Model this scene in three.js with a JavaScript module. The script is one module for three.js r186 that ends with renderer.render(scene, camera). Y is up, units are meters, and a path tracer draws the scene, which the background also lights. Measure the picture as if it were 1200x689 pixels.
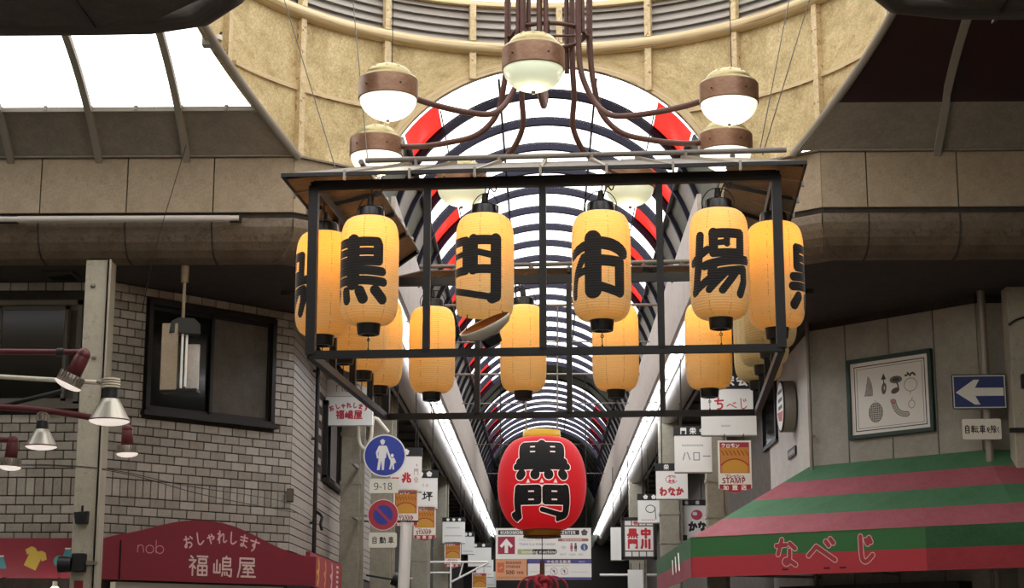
import * as THREE from 'three';
import { RoundedBoxGeometry } from 'three/addons/geometries/RoundedBoxGeometry.js';
import { mergeGeometries } from 'three/addons/utils/BufferGeometryUtils.js';
import { RectAreaLightUniformsLib } from 'three/addons/lights/RectAreaLightUniformsLib.js';

// ------------------------------------------------------------------ camera, sky, exposure
// The scene is measured in metres: x to the right, y up, and "f" forward along the covered street (three's z = -f).
const scene = new THREE.Scene();
const camera = new THREE.PerspectiveCamera(2 * Math.atan(344.5 / 2000) * 180 / Math.PI, 1200 / 689, 0.1, 300);
camera.position.set(0, 1.6, 0);
camera.rotation.order = 'YXZ';
camera.rotation.set(11.736 * Math.PI / 180, 1.066 * Math.PI / 180, 0);
scene.add(camera);
scene.background = new THREE.Color(1, 1, 1);        // even white overcast
scene.backgroundIntensity = 3.4;
const renderer = new THREE.WebGLRenderer({ antialias: true });
renderer.toneMapping = THREE.LinearToneMapping;
renderer.toneMappingExposure = 1.0;
renderer.shadowMap.enabled = true;
RectAreaLightUniformsLib.init();
const STRIP = 15, BULB = 0.42, GLOBE = 1.2;

// ------------------------------------------------------------------ helpers
let seed = 7;
const rnd = () => { seed = (seed + 0x6d2b79f5) | 0; let t = Math.imul(seed ^ (seed >>> 15), 1 | seed); t = (t + Math.imul(t ^ (t >>> 7), 61 | t)) ^ t; return ((t ^ (t >>> 14)) >>> 0) / 4294967296; };
const V = (x, y, f) => new THREE.Vector3(x, y, -f);
const R = (d) => d * Math.PI / 180;
const used = {};
const numbered = (n) => { const k = used[n] = (used[n] ?? -1) + 1; return k ? n + '_' + String(k).padStart(3, '0') : n; };
function tag(o, label, category, group) { o.userData = { label, category }; if (group) o.userData.group = group; return o; }
function thing(name, label, category, pos = new THREE.Vector3(), turn = 0, group) {
  const o = new THREE.Group(); o.name = numbered(name); o.position.copy(pos); o.rotation.y = turn; scene.add(o);
  return tag(o, label, category, group);
}
function struct(name, pos = new THREE.Vector3(), turn = 0) {
  const o = new THREE.Group(); o.name = name; o.position.copy(pos); o.rotation.y = turn; o.userData = { kind: 'structure' }; scene.add(o); return o;
}
function metric(g) {                                  // uv of boxes in metres, so that grain keeps its size
  if (g.userData.metric) return; g.userData.metric = true;
  const p = g.attributes.position, n = g.attributes.normal, uv = g.attributes.uv;
  for (let i = 0; i < p.count; i++) { const a = Math.abs(n.getX(i)), b = Math.abs(n.getY(i)), c = Math.abs(n.getZ(i)); const q = a > b && a > c ? [p.getZ(i), p.getY(i)] : b > c ? [p.getX(i), p.getZ(i)] : [p.getX(i), p.getY(i)]; uv.setXY(i, q[0] / 0.8, q[1] / 0.8); }
}
function mesh(name, geo, mat, parent, label) {
  if (/Box/.test(geo.type) && mat.map) metric(geo);
  const m = new THREE.Mesh(geo, mat); m.name = parent === scene ? numbered(name) : name; parent.add(m);
  if (label) m.userData.label = label;
  return m;
}
function copyOf(src, pos, turn, label) { const c = src.clone(); c.name = numbered(src.name.replace(/_\d{3}$/, '')); c.position.copy(pos); c.rotation.y = turn; c.userData = { ...src.userData, label }; scene.add(c); return c; }
const merge = (a) => mergeGeometries(a.map((g) => { const h = g.index ? g.toNonIndexed() : g; for (const k of Object.keys(h.attributes)) if (!['position', 'normal', 'uv'].includes(k)) h.deleteAttribute(k); return h; }));
const each = (name, geos, mat, parent) => geos.map((g) => mesh(name, g, mat, parent));
const box = (w, h, d, x = 0, y = 0, z = 0) => new THREE.BoxGeometry(w, h, d).translate(x, y, z);
const rbox = (w, h, d, r, x = 0, y = 0, z = 0) => new RoundedBoxGeometry(w, h, d, 2, r).translate(x, y, z);
const cyl = (r0, r1, h, x = 0, y = 0, z = 0, n = 24) => new THREE.CylinderGeometry(r0, r1, h, n).translate(x, y, z);
function beam(p, q, w, h) {                           // a square bar from p to q: w across, h upright
  const d = q.clone().sub(p), L = d.length(), g = new THREE.BoxGeometry(w, h, L);
  const m = new THREE.Matrix4().lookAt(q, p, Math.abs(d.y) > 0.99 * L ? new THREE.Vector3(1, 0, 0) : new THREE.Vector3(0, 1, 0));
  return g.applyMatrix4(m.setPosition(p.clone().add(q).multiplyScalar(0.5)));
}
function rod(p, q, r, n = 10) {
  const d = q.clone().sub(p), g = new THREE.CylinderGeometry(r, r, d.length(), n);
  return g.applyQuaternion(new THREE.Quaternion().setFromUnitVectors(new THREE.Vector3(0, 1, 0), d.clone().normalize())).translate((p.x + q.x) / 2, (p.y + q.y) / 2, (p.z + q.z) / 2);
}
const tube = (pts, r, seg = 48, n = 10) => new THREE.TubeGeometry(new THREE.CatmullRomCurve3(pts, false, 'centripetal'), seg, r, n, false);
// A solid sheet: fn(u, v) gives a point, out(u, v) the offset to the other face. uv in metres when scale is given.
function shell(fn, out, nu, nv, us = 1, vs = 1) {
  const pos = [], uv = [], idx = [], at = [];
  for (let s = 0; s < 2; s++) for (let i = 0; i <= nu; i++) for (let j = 0; j <= nv; j++) {
    const p = fn(i / nu, j / nv).clone(); if (s) p.add(out(i / nu, j / nv));
    pos.push(p.x, p.y, p.z); uv.push(i / nu * us, j / nv * vs);
  }
  const id = (s, i, j) => s * (nu + 1) * (nv + 1) + i * (nv + 1) + j;
  const quad = (a, b, c, d) => idx.push(a, b, c, a, c, d);
  for (let i = 0; i < nu; i++) for (let j = 0; j < nv; j++) { quad(id(0, i, j), id(0, i + 1, j), id(0, i + 1, j + 1), id(0, i, j + 1)); quad(id(1, i, j), id(1, i, j + 1), id(1, i + 1, j + 1), id(1, i + 1, j)); }
  for (let i = 0; i < nu; i++) { quad(id(0, i, 0), id(1, i, 0), id(1, i + 1, 0), id(0, i + 1, 0)); quad(id(0, i, nv), id(0, i + 1, nv), id(1, i + 1, nv), id(1, i, nv)); }
  for (let j = 0; j < nv; j++) { quad(id(0, 0, j), id(0, 0, j + 1), id(1, 0, j + 1), id(1, 0, j)); quad(id(0, nu, j), id(1, nu, j), id(1, nu, j + 1), id(0, nu, j + 1)); }
  const g = new THREE.BufferGeometry();
  g.setAttribute('position', new THREE.Float32BufferAttribute(pos, 3)); g.setAttribute('uv', new THREE.Float32BufferAttribute(uv, 2)); g.setIndex(idx);
  const flat = g.toNonIndexed(); flat.computeVertexNormals(); return flat;
}
function extrude(pts, depth, bevel = 0) {
  const s = new THREE.Shape(pts.map((p) => new THREE.Vector2(p[0], p[1])));
  return new THREE.ExtrudeGeometry(s, { depth, bevelEnabled: bevel > 0, bevelSize: bevel, bevelThickness: bevel, bevelSegments: 2, curveSegments: 24 });
}
const lathe = (pts, n = 40, a0 = 0, a1 = Math.PI * 2) => new THREE.LatheGeometry(pts.map((p) => new THREE.Vector2(p[0], p[1])), n, a0, a1);

// ------------------------------------------------------------------ lettering drawn with strokes: x y pairs in a 100 box, "w|" sets a width
const G = {
  '黒': '22 8 78 8 78 44 22 44 22 8;22 26 78 26;50 8 50 66;14 56 86 56;4 69 96 69;20 80 12 96;38 80 40 94;60 80 63 94;80 80 90 96',
  '門': '12 8 12 95;12 8 42 8 42 42 12 42;12 25 42 25;58 8 88 8 88 95 79 91;58 8 58 42 88 42;58 25 88 25',
  '福': '12 8 22 16;6 26 36 26 8 58;22 44 22 94;26 52 36 62;44 8 94 8;52 20 88 20 88 38 52 38 52 20;48 50 92 50 92 92 48 92 48 50;48 71 92 71;70 50 70 92',
  '嶋': '6 40 6 78 36 78;20 22 20 78;36 40 36 78;68 3 62 12;50 12 50 64;50 12 88 12 88 46 50 46;50 29 88 29;50 62 94 62 92 94 82 92;50 76 47 92;61 76 62 88;71 76 74 88',
  '屋': '16 8 88 8 88 28 16 28;16 8 16 50 6 94;30 40 90 40;56 42 36 58 80 56;70 48 84 62;34 72 86 72;58 60 58 90;24 92 96 92',
  '自': '50 2 42 16;22 16 78 16 78 94 22 94 22 16;22 42 78 42;22 68 78 68',
  '動': '44 6 12 12;4 22 54 22;10 34 48 34 48 62 10 62 10 34;10 48 48 48;29 10 29 88;6 76 52 76;2 92 56 86;58 30 94 30 90 92 80 88;74 8 72 50 56 94',
  '車': '16 14 84 14;24 30 76 30 76 66 24 66 24 30;24 48 76 48;6 80 94 80;50 3 50 98',
  '転': '6 16 46 16;10 30 42 30 42 62 10 62 10 30;10 46 42 46;2 76 50 76;26 6 26 96;58 20 92 20;52 42 98 42;72 44 60 84 92 80;84 64 96 92',
  '除': '8 8 8 96;8 8 32 8 22 34 34 56 22 62;66 6 38 40;66 6 98 38;52 40 82 40;42 58 94 58;68 40 68 94 60 90;54 70 44 88;82 70 94 86',
  '加': '6 26 46 26 42 90 32 86;26 6 22 60 6 94;60 24 92 24 92 88 60 88 60 24',
  '盟': '12 8 42 8 42 46 12 46 12 8;12 26 42 26;58 8 88 8 88 50 82 48;58 8 56 52;58 22 88 22;58 36 88 36;16 60 84 60 84 92;16 60 16 92;38 60 38 92;62 60 62 92;4 93 96 93',
  '店': '50 2 50 14;12 14 92 14;14 14 14 60 4 94;54 24 54 56;54 38 84 38;30 58 84 58 84 92 30 92 30 58',
  '中': '12 24 88 24 88 60 12 60 12 24;50 4 50 98', '川': '18 10 18 60 8 92;50 14 50 84;84 8 84 96',
  '兆': '38 6 38 60 14 92;14 26 26 40;6 70 34 52;62 6 62 84 70 90 94 88 94 76;86 24 70 38;70 50 92 66',
  '坪': '6 34 36 34;20 10 20 76;2 82 38 70;44 14 96 14;56 26 62 42;86 24 78 44;40 54 98 54;70 14 70 98',
  '栄': '24 6 30 20;50 4 50 20;78 6 70 20;10 38 10 26 90 26 90 38;8 54 92 54;50 38 50 98;48 56 8 90;52 56 92 90',
  '会': '50 4 8 42;50 4 92 42;32 38 68 38;12 58 88 58;44 60 28 90 78 84;66 72 86 94',
  'お': '14 28 60 28;~34 8 34 80 22 90 12 78 30 58 60 52 80 66 78 84 54 92;72 14 90 32', 'し': '~30 6 30 74 42 92 62 90 84 70',
  'ゃ': '~16 56 56 42 80 48 78 62 60 66;30 36 50 96;52 30 62 40', 'れ': '26 6 26 96;8 28 30 26 10 72;~10 72 50 28 66 26 66 50 64 84 78 90 94 76',
  'ま': '16 22 84 22;18 46 82 46;~52 4 52 80 40 92 24 86 28 72 50 72 86 92', 'す': '6 22 94 22;~56 4 56 56 44 64 32 54 38 42 52 44 58 56 54 78 34 96',
  'な': '8 26 50 24;32 6 14 56;66 20 88 38;~64 44 64 82 50 92 38 84 46 74 62 78 88 94', 'べ': '4 64 32 34 96 82;66 18 76 32;82 10 92 24',
  'じ': '~28 6 28 74 40 92 60 90 84 70;54 18 62 32;70 12 78 26', 'ち': '10 26 88 22;~44 4 28 58 52 44 80 52 80 78 58 92 34 94',
  'わ': '26 6 26 96;6 28 30 26 8 74;~8 74 44 38 72 34 90 54 84 82 58 94', 'か': '~6 32 58 28 62 50 52 88 36 82;38 6 14 92;74 24 94 54',
  'く': '70 6 26 48 74 94', 'を': '14 22 82 22;46 4 14 58 44 44 54 52 52 72;~88 38 44 60 32 78 48 92 86 92',
  'ク': '40 6 10 46;36 24 86 24 70 64 30 96', 'ロ': '16 18 84 18 84 86 16 86 16 18', 'モ': '18 16 82 16;8 48 92 48;44 16 44 84 56 90 90 88', 'ン': '12 16 36 34;10 90 50 78 90 24',
  'フ': '12 18 86 18 70 62 28 94', 'レ': '26 8 26 90 90 44', 'ッ': '14 36 24 56;40 30 50 50;84 32 70 74 36 94', 'シ': '16 14 38 28;8 40 30 54;12 92 56 76 92 30', 'ュ': '24 46 72 46 66 86;8 88 94 88',
  'ハ': '34 20 8 84;62 16 94 84', 'ー': '6 50 94 50',
};
const BRUSH = {   // the bold brush characters of the paper lanterns
  '黒': '20|50 6 50 70;13|12 7 88 7 90 12 90 37;13|12 7 12 37;10|12 22 90 22;13|12 37 90 37;12|~4 53 50 49 96 53;12|~2 68 50 64 98 69;14|14 83 5 96;14|37 83 38 95;14|62 83 67 95;14|86 82 97 95',
  '門': '13|8 6 8 96;12|8 8 44 8 44 54 8 54;8|8 30 44 28;13|57 6 57 54;13|57 8 92 8;15|92 6 92 94 86 97;9|57 25 92 33;12|57 53 92 53;9|90 97 60 92 14 81',
  '市': '23|44 10 44 88;17|~48 16 78 17 93 30;13|~34 19 16 24 4 31;11|~29 37 18 52 10 72 8 94;10|16 62 34 57;15|54 43 86 45 86 90;12|86 92 56 83',
  '場': '13|~20 8 17 56 9 90;11|4 47 32 30;11|6 92 36 74;12|42 4 42 34;13|42 6 85 5 84 36;11|42 36 84 34;8|42 21 60 19;8|62 6 62 22;12|~28 54 60 46 98 44;10|~44 52 30 72 46 68;12|46 66 90 59 90 78 83 96;10|56 68 34 90;10|74 66 54 92',
};
function strokes(c, data, x, y, w, h, lw, color, warp) {
  c.strokeStyle = color; c.lineCap = 'round'; c.lineJoin = 'round';
  for (let s of data.split(';')) {
    let k = lw; if (s.includes('|')) { const [a, b] = s.split('|'); k = lw * +a; s = b; }
    const bend = s[0] === '~'; if (bend) s = s.slice(1);
    const n = s.split(' ').map(Number), p = []; for (let i = 0; i < n.length; i += 2) p.push(warp ? warp(n[i] / 100, y + n[i + 1] / 100 * h) : [x + n[i] / 100 * w, y + n[i + 1] / 100 * h]);
    c.lineWidth = k; c.beginPath(); c.moveTo(...p[0]);
    if (!bend) for (const q of p.slice(1)) c.lineTo(...q);
    else { for (let i = 1; i < p.length - 1; i++) { const last = i === p.length - 2, e = last ? p[i + 1] : [(p[i][0] + p[i + 1][0]) / 2, (p[i][1] + p[i + 1][1]) / 2]; c.quadraticCurveTo(...p[i], ...e); } }
    c.stroke();
  }
}
function write(c, text, x, y, w, h, lw, color, gap = 0.12) {   // text in a row of equal cells
  const n = [...text].length, cw = w / n;
  [...text].forEach((ch, i) => { if (G[ch]) strokes(c, G[ch], x + i * cw + cw * gap / 2, y, cw * (1 - gap), h, lw, color); });
}
function column(c, text, x, y, w, h, lw, color) { const n = [...text].length, ch = h / n; [...text].forEach((t, i) => strokes(c, G[t], x, y + i * ch + ch * 0.06, w, ch * 0.88, lw, color)); }
function canvasTexture(w, h, draw, srgb = true) {
  const c = document.createElement('canvas'); c.width = w; c.height = h; draw(c.getContext('2d'), w, h);
  const t = new THREE.CanvasTexture(c); if (srgb) t.colorSpace = THREE.SRGBColorSpace; t.magFilter = THREE.LinearFilter; t.anisotropy = 8; return t;
}
const latin = (c, s, x, y, px, color, bold = true, family = 'sans-serif') => { c.fillStyle = color; c.font = (bold ? 'bold ' : '') + px + 'px ' + family; c.textBaseline = 'middle'; c.fillText(s, x, y); };
function star(c, x, y, r, color) { c.fillStyle = color; for (let k = 0; k < 5; k++) { const a = -Math.PI / 2 + k * Math.PI * 0.4; c.beginPath(); c.arc(x + Math.cos(a) * r * 0.55, y + Math.sin(a) * r * 0.55, r * 0.48, 0, 7); c.fill(); } }

// ------------------------------------------------------------------ materials
function lattice(k) { const a = new Float32Array(k * k).map(() => rnd() * 2 - 1); return (u, v) => { const x = u * k, y = v * k, i = Math.floor(x), j = Math.floor(y); let p = x - i, q = y - j; p = p * p * (3 - 2 * p); q = q * q * (3 - 2 * q); const g = (m, n) => a[((n + k) % k) * k + (m + k) % k]; return (g(i, j) * (1 - p) + g(i + 1, j) * p) * (1 - q) + (g(i, j + 1) * (1 - p) + g(i + 1, j + 1) * p) * q; }; }
function grain(base, amp, opts = {}) {                // tiling mottled colour, base in sRGB 0..255
  const { size = 256, coarse = 5, fine = 60, spots = 0, spot = base } = opts;
  const d = new Uint8Array(size * size * 4), n1 = lattice(coarse), n2 = lattice(coarse * 3), n3 = lattice(fine), s1 = lattice(coarse * 2), s2 = lattice(coarse * 7), s3 = lattice(fine);
  for (let y = 0; y < size; y++) for (let x = 0; x < size; x++) {
    const u = x / size, v = y / size, n = n1(u, v) * 0.3 + n2(u, v) * 0.25 + n3(u, v) * 0.35 + (rnd() - 0.5) * 0.7;
    const s = spots ? Math.max(0, s1(u, v) * 0.6 + s2(u, v) * 0.5 + s3(u, v) * 0.35 - 0.45) * spots * 1.6 : 0, o = (y * size + x) * 4;
    for (let c = 0; c < 3; c++) d[o + c] = Math.max(0, Math.min(255, (base[c] + n * amp) * (1 - Math.min(1, s)) + spot[c] * Math.min(1, s)));
    d[o + 3] = 255;
  }
  const t = new THREE.DataTexture(d, size, size); t.colorSpace = THREE.SRGBColorSpace; t.wrapS = t.wrapT = THREE.RepeatWrapping; t.magFilter = THREE.LinearFilter; t.minFilter = THREE.LinearMipmapLinearFilter; t.generateMipmaps = true; t.needsUpdate = true; return t;
}
const std = (o) => new THREE.MeshStandardMaterial({ roughness: 0.7, metalness: 0, side: THREE.DoubleSide, ...o });
const paint = (hex, rough = 0.6, metal = 0) => std({ color: hex, roughness: rough, metalness: metal });
const M = {
  drum: std({ map: grain([194, 173, 128], 46, { coarse: 4, fine: 80, spots: 0.6, spot: [150, 122, 78] }), roughness: 0.75 }),
  drumTrim: std({ map: grain([204, 182, 142], 34, { coarse: 8, fine: 50, spots: 1.3, spot: [134, 94, 58] }), roughness: 0.6 }),
  fascia: std({ map: grain([152, 135, 112], 20, { coarse: 4, spots: 0.3, spot: [116, 98, 76] }), roughness: 0.7 }),
  gutter: std({ map: grain([104, 90, 74], 22, { coarse: 4, spots: 0.7, spot: [70, 58, 46] }), roughness: 0.5, metalness: 0.2 }),
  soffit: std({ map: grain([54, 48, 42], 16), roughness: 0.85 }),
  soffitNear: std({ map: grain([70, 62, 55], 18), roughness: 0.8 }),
  greyBand: std({ map: grain([128, 120, 108], 18), roughness: 0.7 }),
  greyFrame: paint(0x8a8378, 0.55),
  darkPane: paint(0x2a1210, 0.35),
  steelBlack: paint(0x171413, 0.5, 0.2),
  skirt: std({ map: grain([112, 104, 96], 20, { spots: 0.7, spot: [82, 68, 58] }), roughness: 0.6, metalness: 0.15 }),
  rust: std({ map: grain([112, 74, 60], 30, { spots: 0.8, spot: [74, 46, 38] }), roughness: 0.55, metalness: 0.2 }),
  rib: paint(0x19152f, 0.5, 0.2), ribBlack: paint(0x171316, 0.6),
  white: new THREE.MeshPhysicalMaterial({ color: 0xf4f4f2, transmission: 1, thickness: 0, roughness: 0.12, specularIntensity: 0.25, side: THREE.DoubleSide }),
  red: new THREE.MeshPhysicalMaterial({ color: new THREE.Color(0.36, 0.017, 0.012), transmission: 1, thickness: 0, roughness: 0.12, specularIntensity: 0.25, side: THREE.DoubleSide }),
  opaqueGrey: paint(0x9d9b94, 0.6), opaqueGreen: paint(0x5f6456, 0.65), opaqueDark: paint(0x2b2826, 0.7),
  upstand: std({ map: grain([186, 178, 170], 16, { spots: 0.5, spot: [140, 126, 114] }), roughness: 0.55 }),
  silver: paint(0xc2bbb2, 0.35, 0.35), silverDull: paint(0x8f867b, 0.45, 0.5),
  tubeGlow: std({ color: 0xffffff, emissive: 0xf2f6ff, emissiveIntensity: 6 }),
  louvre: paint(0xa39c95, 0.6),
  brass: std({ map: grain([168, 154, 108], 30), roughness: 0.35, metalness: 0.6 }),
  copper: std({ map: grain([134, 98, 74], 22, { spots: 0.5, spot: [98, 70, 54] }), roughness: 0.4, metalness: 0.3 }),
  pipe: std({ map: grain([92, 62, 54], 24), roughness: 0.5, metalness: 0.3 }),
  bowlLit: std({ color: 0xf6f6ea, emissive: 0xfffbe8, emissiveIntensity: 0.9, roughness: 0.25 }),
  bowlDim: std({ color: 0xe6ead0, emissive: 0xeef2cc, emissiveIntensity: 0.38, roughness: 0.25 }),
  bulb: std({ color: 0xffe2a8, emissive: 0xffb04a, emissiveIntensity: 4 }),
  cap: paint(0x12100f, 0.3), wire: paint(0x2a2420, 0.5, 0.4),
  mortar: std({ map: grain([58, 52, 46], 18), roughness: 0.95 }),
  panelWall: std({ map: grain([158, 153, 141], 16, { coarse: 4, spots: 0.35, spot: [128, 122, 110] }), roughness: 0.85 }),
  siding: std({ map: grain([206, 202, 192], 14), roughness: 0.75 }),
  postPaint: std({ map: grain([176, 168, 150], 14, { spots: 0.4, spot: [128, 118, 102] }), roughness: 0.6 }),
  column: std({ map: grain([158, 152, 134], 18, { spots: 0.5, spot: [112, 104, 90] }), roughness: 0.7 }),
  frameDark: paint(0x1d1816, 0.5), glassDark: std({ color: 0x14130f, roughness: 0.12 }), curtain: std({ map: grain([92, 86, 78], 16), roughness: 0.85 }), steelSash: paint(0x6d675e, 0.45, 0.4),
  green: std({ map: grain([34, 84, 44], 12), roughness: 0.75 }), greenPale: std({ map: grain([64, 110, 72], 12), roughness: 0.75 }),
  pink: std({ map: grain([156, 80, 88], 14), roughness: 0.75 }), cherry: std({ map: grain([150, 40, 50], 12), roughness: 0.75 }),
  signWhite: paint(0xf1efe8, 0.5), signBlack: paint(0x1a1817, 0.5), signGrey: paint(0x8c8780, 0.5, 0.3),
  lampRed: paint(0x5a1a20, 0.45), lampSilver: paint(0xb8b2a6, 0.35, 0.6), ivory: paint(0xd8d0bc, 0.5), lens: std({ color: 0xf6ece4, emissive: 0xfff0e4, emissiveIntensity: 0.7, roughness: 0.3 }),
  signRed: paint(0x8d1f2e, 0.55), gold: std({ color: 0xe0b41c, roughness: 0.45 }), wood: paint(0x5a3a26, 0.6),
  ground: std({ map: grain([120, 116, 110], 20), roughness: 0.9 }), shopDark: paint(0x2c2825, 0.8), shopFront: std({ map: grain([92, 84, 74], 18), roughness: 0.8 }), shopPale: paint(0xcfcabd, 0.7),
  redCloth: paint(0xa8323c, 0.8), black: paint(0x0e0d0d, 0.5), porcelain: paint(0xd9cfbb, 0.45),
};
const brickMats = [[160, 152, 140], [151, 143, 131], [168, 160, 149], [156, 148, 137]].map((c) => std({ map: grain(c, 20, { size: 128, coarse: 3 }), roughness: 0.55 }));

// ------------------------------------------------------------------ plan of the place
const CX = 0.03, CF = 15.25, DR = 3.49;                 // the round drum over the crossing
const Y_SPRING = 6.75, Y_FASCIA = 6.12, Y_SOFFIT = 5.65, F_FAR = 17.5, F_NEAR = 11.4;
const drumF = (x) => CF + Math.sqrt(DR * DR - (x - CX) ** 2);
const VX = 0.06, VY = 6.25, VR = 1.93;                   // barrel vault of the street ahead
const crossY = (f) => 3.32 + Math.sqrt(Math.max(0, 21.07 - (f - 14.45) ** 2));   // barrel vault of the cross street
const LEFT = [[-12, F_FAR], [-2.65, F_FAR], [-1.8, drumF(-1.8)]], RIGHT = [[1.92, drumF(1.92)], [2.93, 17.4], [12, 17.4]];
// a frame for a wall from plan point a to b (left to right as seen from its front): local x along it, local z out of it
const along = (name, a, b) => { const g = struct(name, V(a[0], 0, a[1]), Math.atan2(b[1] - a[1], b[0] - a[0])); g.userData.length = undefined; return [g, Math.hypot(b[0] - a[0], b[1] - a[1])]; };

// ground and enclosing walls out of the frame
mesh('floor', box(60, 0.2, 110, 0, -0.1, -35), M.ground, scene).userData = { kind: 'structure' };
for (const [name, w, h, d, x, y, f] of [['wall_near_left', 9, Y_SOFFIT, 0.2, -8.3, Y_SOFFIT / 2, 9.6], ['wall_near_right', 9, Y_SOFFIT, 0.2, 8.3, Y_SOFFIT / 2, 9.6], ['wall_street_left', 0.2, Y_SOFFIT, 22, -3.9, Y_SOFFIT / 2, -1.4], ['wall_street_right', 0.2, Y_SOFFIT, 22, 3.9, Y_SOFFIT / 2, -1.4],
  ['wall_cross_left', 0.2, 8, 12, -12.1, 4, 14.4], ['wall_cross_right', 0.2, 8, 12, 12.1, 4, 14.4], ['wall_back', 7, 9, 0.2, 0, 4.5, -12.4], ['wall_end', 8, 9, 0.2, 0, 4.5, 66]])
  mesh(name, box(w, h, d, x, y, -f), name === 'wall_end' ? M.shopDark : M.siding, scene).userData = { kind: 'structure' };

// ------------------------------------------------------------------ fascias, gutters and soffits round the crossing
let trims = 0;
function fasciaRun(a, b, step, first) {
  const [g, L] = along('trim_' + (++trims), a, b);
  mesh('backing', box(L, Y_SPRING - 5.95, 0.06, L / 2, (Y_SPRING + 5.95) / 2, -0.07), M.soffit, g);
  mesh('cap_strip', box(L, 0.02, 0.12, L / 2, Y_SPRING - 0.0, -0.03), M.greyBand, g);
  const cuts = [0]; for (let x = first; x < L - 0.05; x += step) cuts.push(x); cuts.push(L);
  for (let i = 0; i + 1 < cuts.length; i++) { const w = cuts[i + 1] - cuts[i] - 0.012; mesh('fascia_panel', rbox(w, Y_SPRING - Y_FASCIA - 0.03, 0.03, 0.004, (cuts[i] + cuts[i + 1]) / 2, (Y_SPRING + Y_FASCIA) / 2, -0.02), M.fascia, g); }
  // half-round gutter below, in lengths with raised joints
  const prof = [[0.015, 6.05], [0.02, 5.97], [0, 5.9], [-0.03, 5.82], [-0.09, 5.74], [-0.18, 5.68], [-0.3, 5.655], [-0.42, 5.65]];
  const at = (v, e = 0) => { const k = v * (prof.length - 1), i = Math.min(prof.length - 2, Math.floor(k)), q = k - i; return [prof[i][0] * (1 - q) + prof[i + 1][0] * q + e * Math.cos(v * 1.5), prof[i][1] * (1 - q) + prof[i + 1][1] * q - e * Math.sin(v * 1.5)]; };
  for (let i = 0; i + 1 < cuts.length; i++) {
    const x0 = cuts[i] + 0.003, x1 = cuts[i + 1] - 0.003;
    mesh('gutter_length', shell((u, v) => { const p = at(v); return new THREE.Vector3(x0 + (x1 - x0) * u, p[1], p[0]); }, () => new THREE.Vector3(0, 0.02, -0.02), 1, 14, x1 - x0, 0.7), M.gutter, g);
    if (i) mesh('joint', shell((u, v) => { const p = at(v, 0.008); return new THREE.Vector3(x0 - 0.012 + 0.018 * u, p[1], p[0]); }, () => new THREE.Vector3(0, 0.01, -0.01), 1, 14), M.soffit, g);
  }
  return g;
}
fasciaRun(LEFT[0], LEFT[1], 0.925, 0.17); fasciaRun(LEFT[1], LEFT[2], 2, 2);
fasciaRun(RIGHT[0], RIGHT[1], 2, 2); fasciaRun(RIGHT[1], RIGHT[2], 0.95, 0.48);
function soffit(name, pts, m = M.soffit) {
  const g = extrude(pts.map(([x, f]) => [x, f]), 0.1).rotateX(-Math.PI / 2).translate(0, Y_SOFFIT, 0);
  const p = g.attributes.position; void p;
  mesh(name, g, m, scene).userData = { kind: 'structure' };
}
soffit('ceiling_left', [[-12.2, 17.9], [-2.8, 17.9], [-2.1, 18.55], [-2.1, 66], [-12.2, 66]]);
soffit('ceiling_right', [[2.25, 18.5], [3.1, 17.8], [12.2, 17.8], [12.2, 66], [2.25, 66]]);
// near corners of the crossing seen from below: flat boarded soffit with a rolled gutter edge
function nearSoffit(name, s, pts) {
  const g = struct(name);
  const P = pts.map(([x, f]) => [x, f]);
  const boards = [];
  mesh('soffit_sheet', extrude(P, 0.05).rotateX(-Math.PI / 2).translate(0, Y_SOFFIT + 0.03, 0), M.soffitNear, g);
  for (let k = 0; k < 5; k++) { const x = s * (3.0 + k * 1.0); boards.push(box(0.025, 0.02, 5, x, Y_SOFFIT + 0.025, -8.3)); }
  mesh('seam', merge(boards), M.ribBlack, g);
  const edge = P.slice(0, 4).map(([x, f]) => V(x, Y_SOFFIT + 0.13, f - 0.0));
  const c = new THREE.CatmullRomCurve3(edge, false, 'catmullrom', 0.08);
  mesh('gutter_roll', new THREE.TubeGeometry(c, 80, 0.13, 16), M.soffitNear, g);
  mesh('fascia_band', shell((u, v) => { const p = c.getPoint(u * 0.28); return new THREE.Vector3(p.x, Y_SOFFIT + 0.2 + v * 0.9, p.z); }, () => new THREE.Vector3(0, 0, 0.04), 40, 1, 8, 1), M.fascia, g);
}
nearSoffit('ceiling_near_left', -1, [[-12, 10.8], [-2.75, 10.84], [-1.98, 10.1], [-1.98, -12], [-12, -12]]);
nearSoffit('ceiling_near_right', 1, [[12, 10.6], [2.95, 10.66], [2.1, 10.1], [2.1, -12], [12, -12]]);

// ------------------------------------------------------------------ the drum: panels, ribs, rails, arch trim, louvres, skylight
const drum = struct('wall_drum');
const onDrum = (phi, y, r = DR) => V(CX + r * Math.sin(phi), y, CF + r * Math.cos(phi));
const archY = (x, r = 1.93) => (Math.abs(x - VX) < r ? VY + Math.sqrt(r * r - (x - VX) ** 2) : 0);
function drumFoot(phi) {
  const x = CX + DR * Math.sin(phi), f = CF + DR * Math.cos(phi);
  const base = f > F_FAR - 0.02 && Math.abs(x) < 2.7 ? Y_SPRING : crossY(Math.max(F_NEAR, Math.min(F_FAR, f)));
  return Math.max(base, Math.abs(x - VX) < 1.87 ? archY(x) : 0);
}
const ribs = [-155, -132, -110, -90, -69.5, -49.6, -31, -13.9, 2.8, 20, 37.6, 56.2, 78, 98, 118, 138, 162].map(R);
const Y_RING = 8.29, Y_RING_TOP = 8.43, Y_LOUVRE = 8.87;
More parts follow.
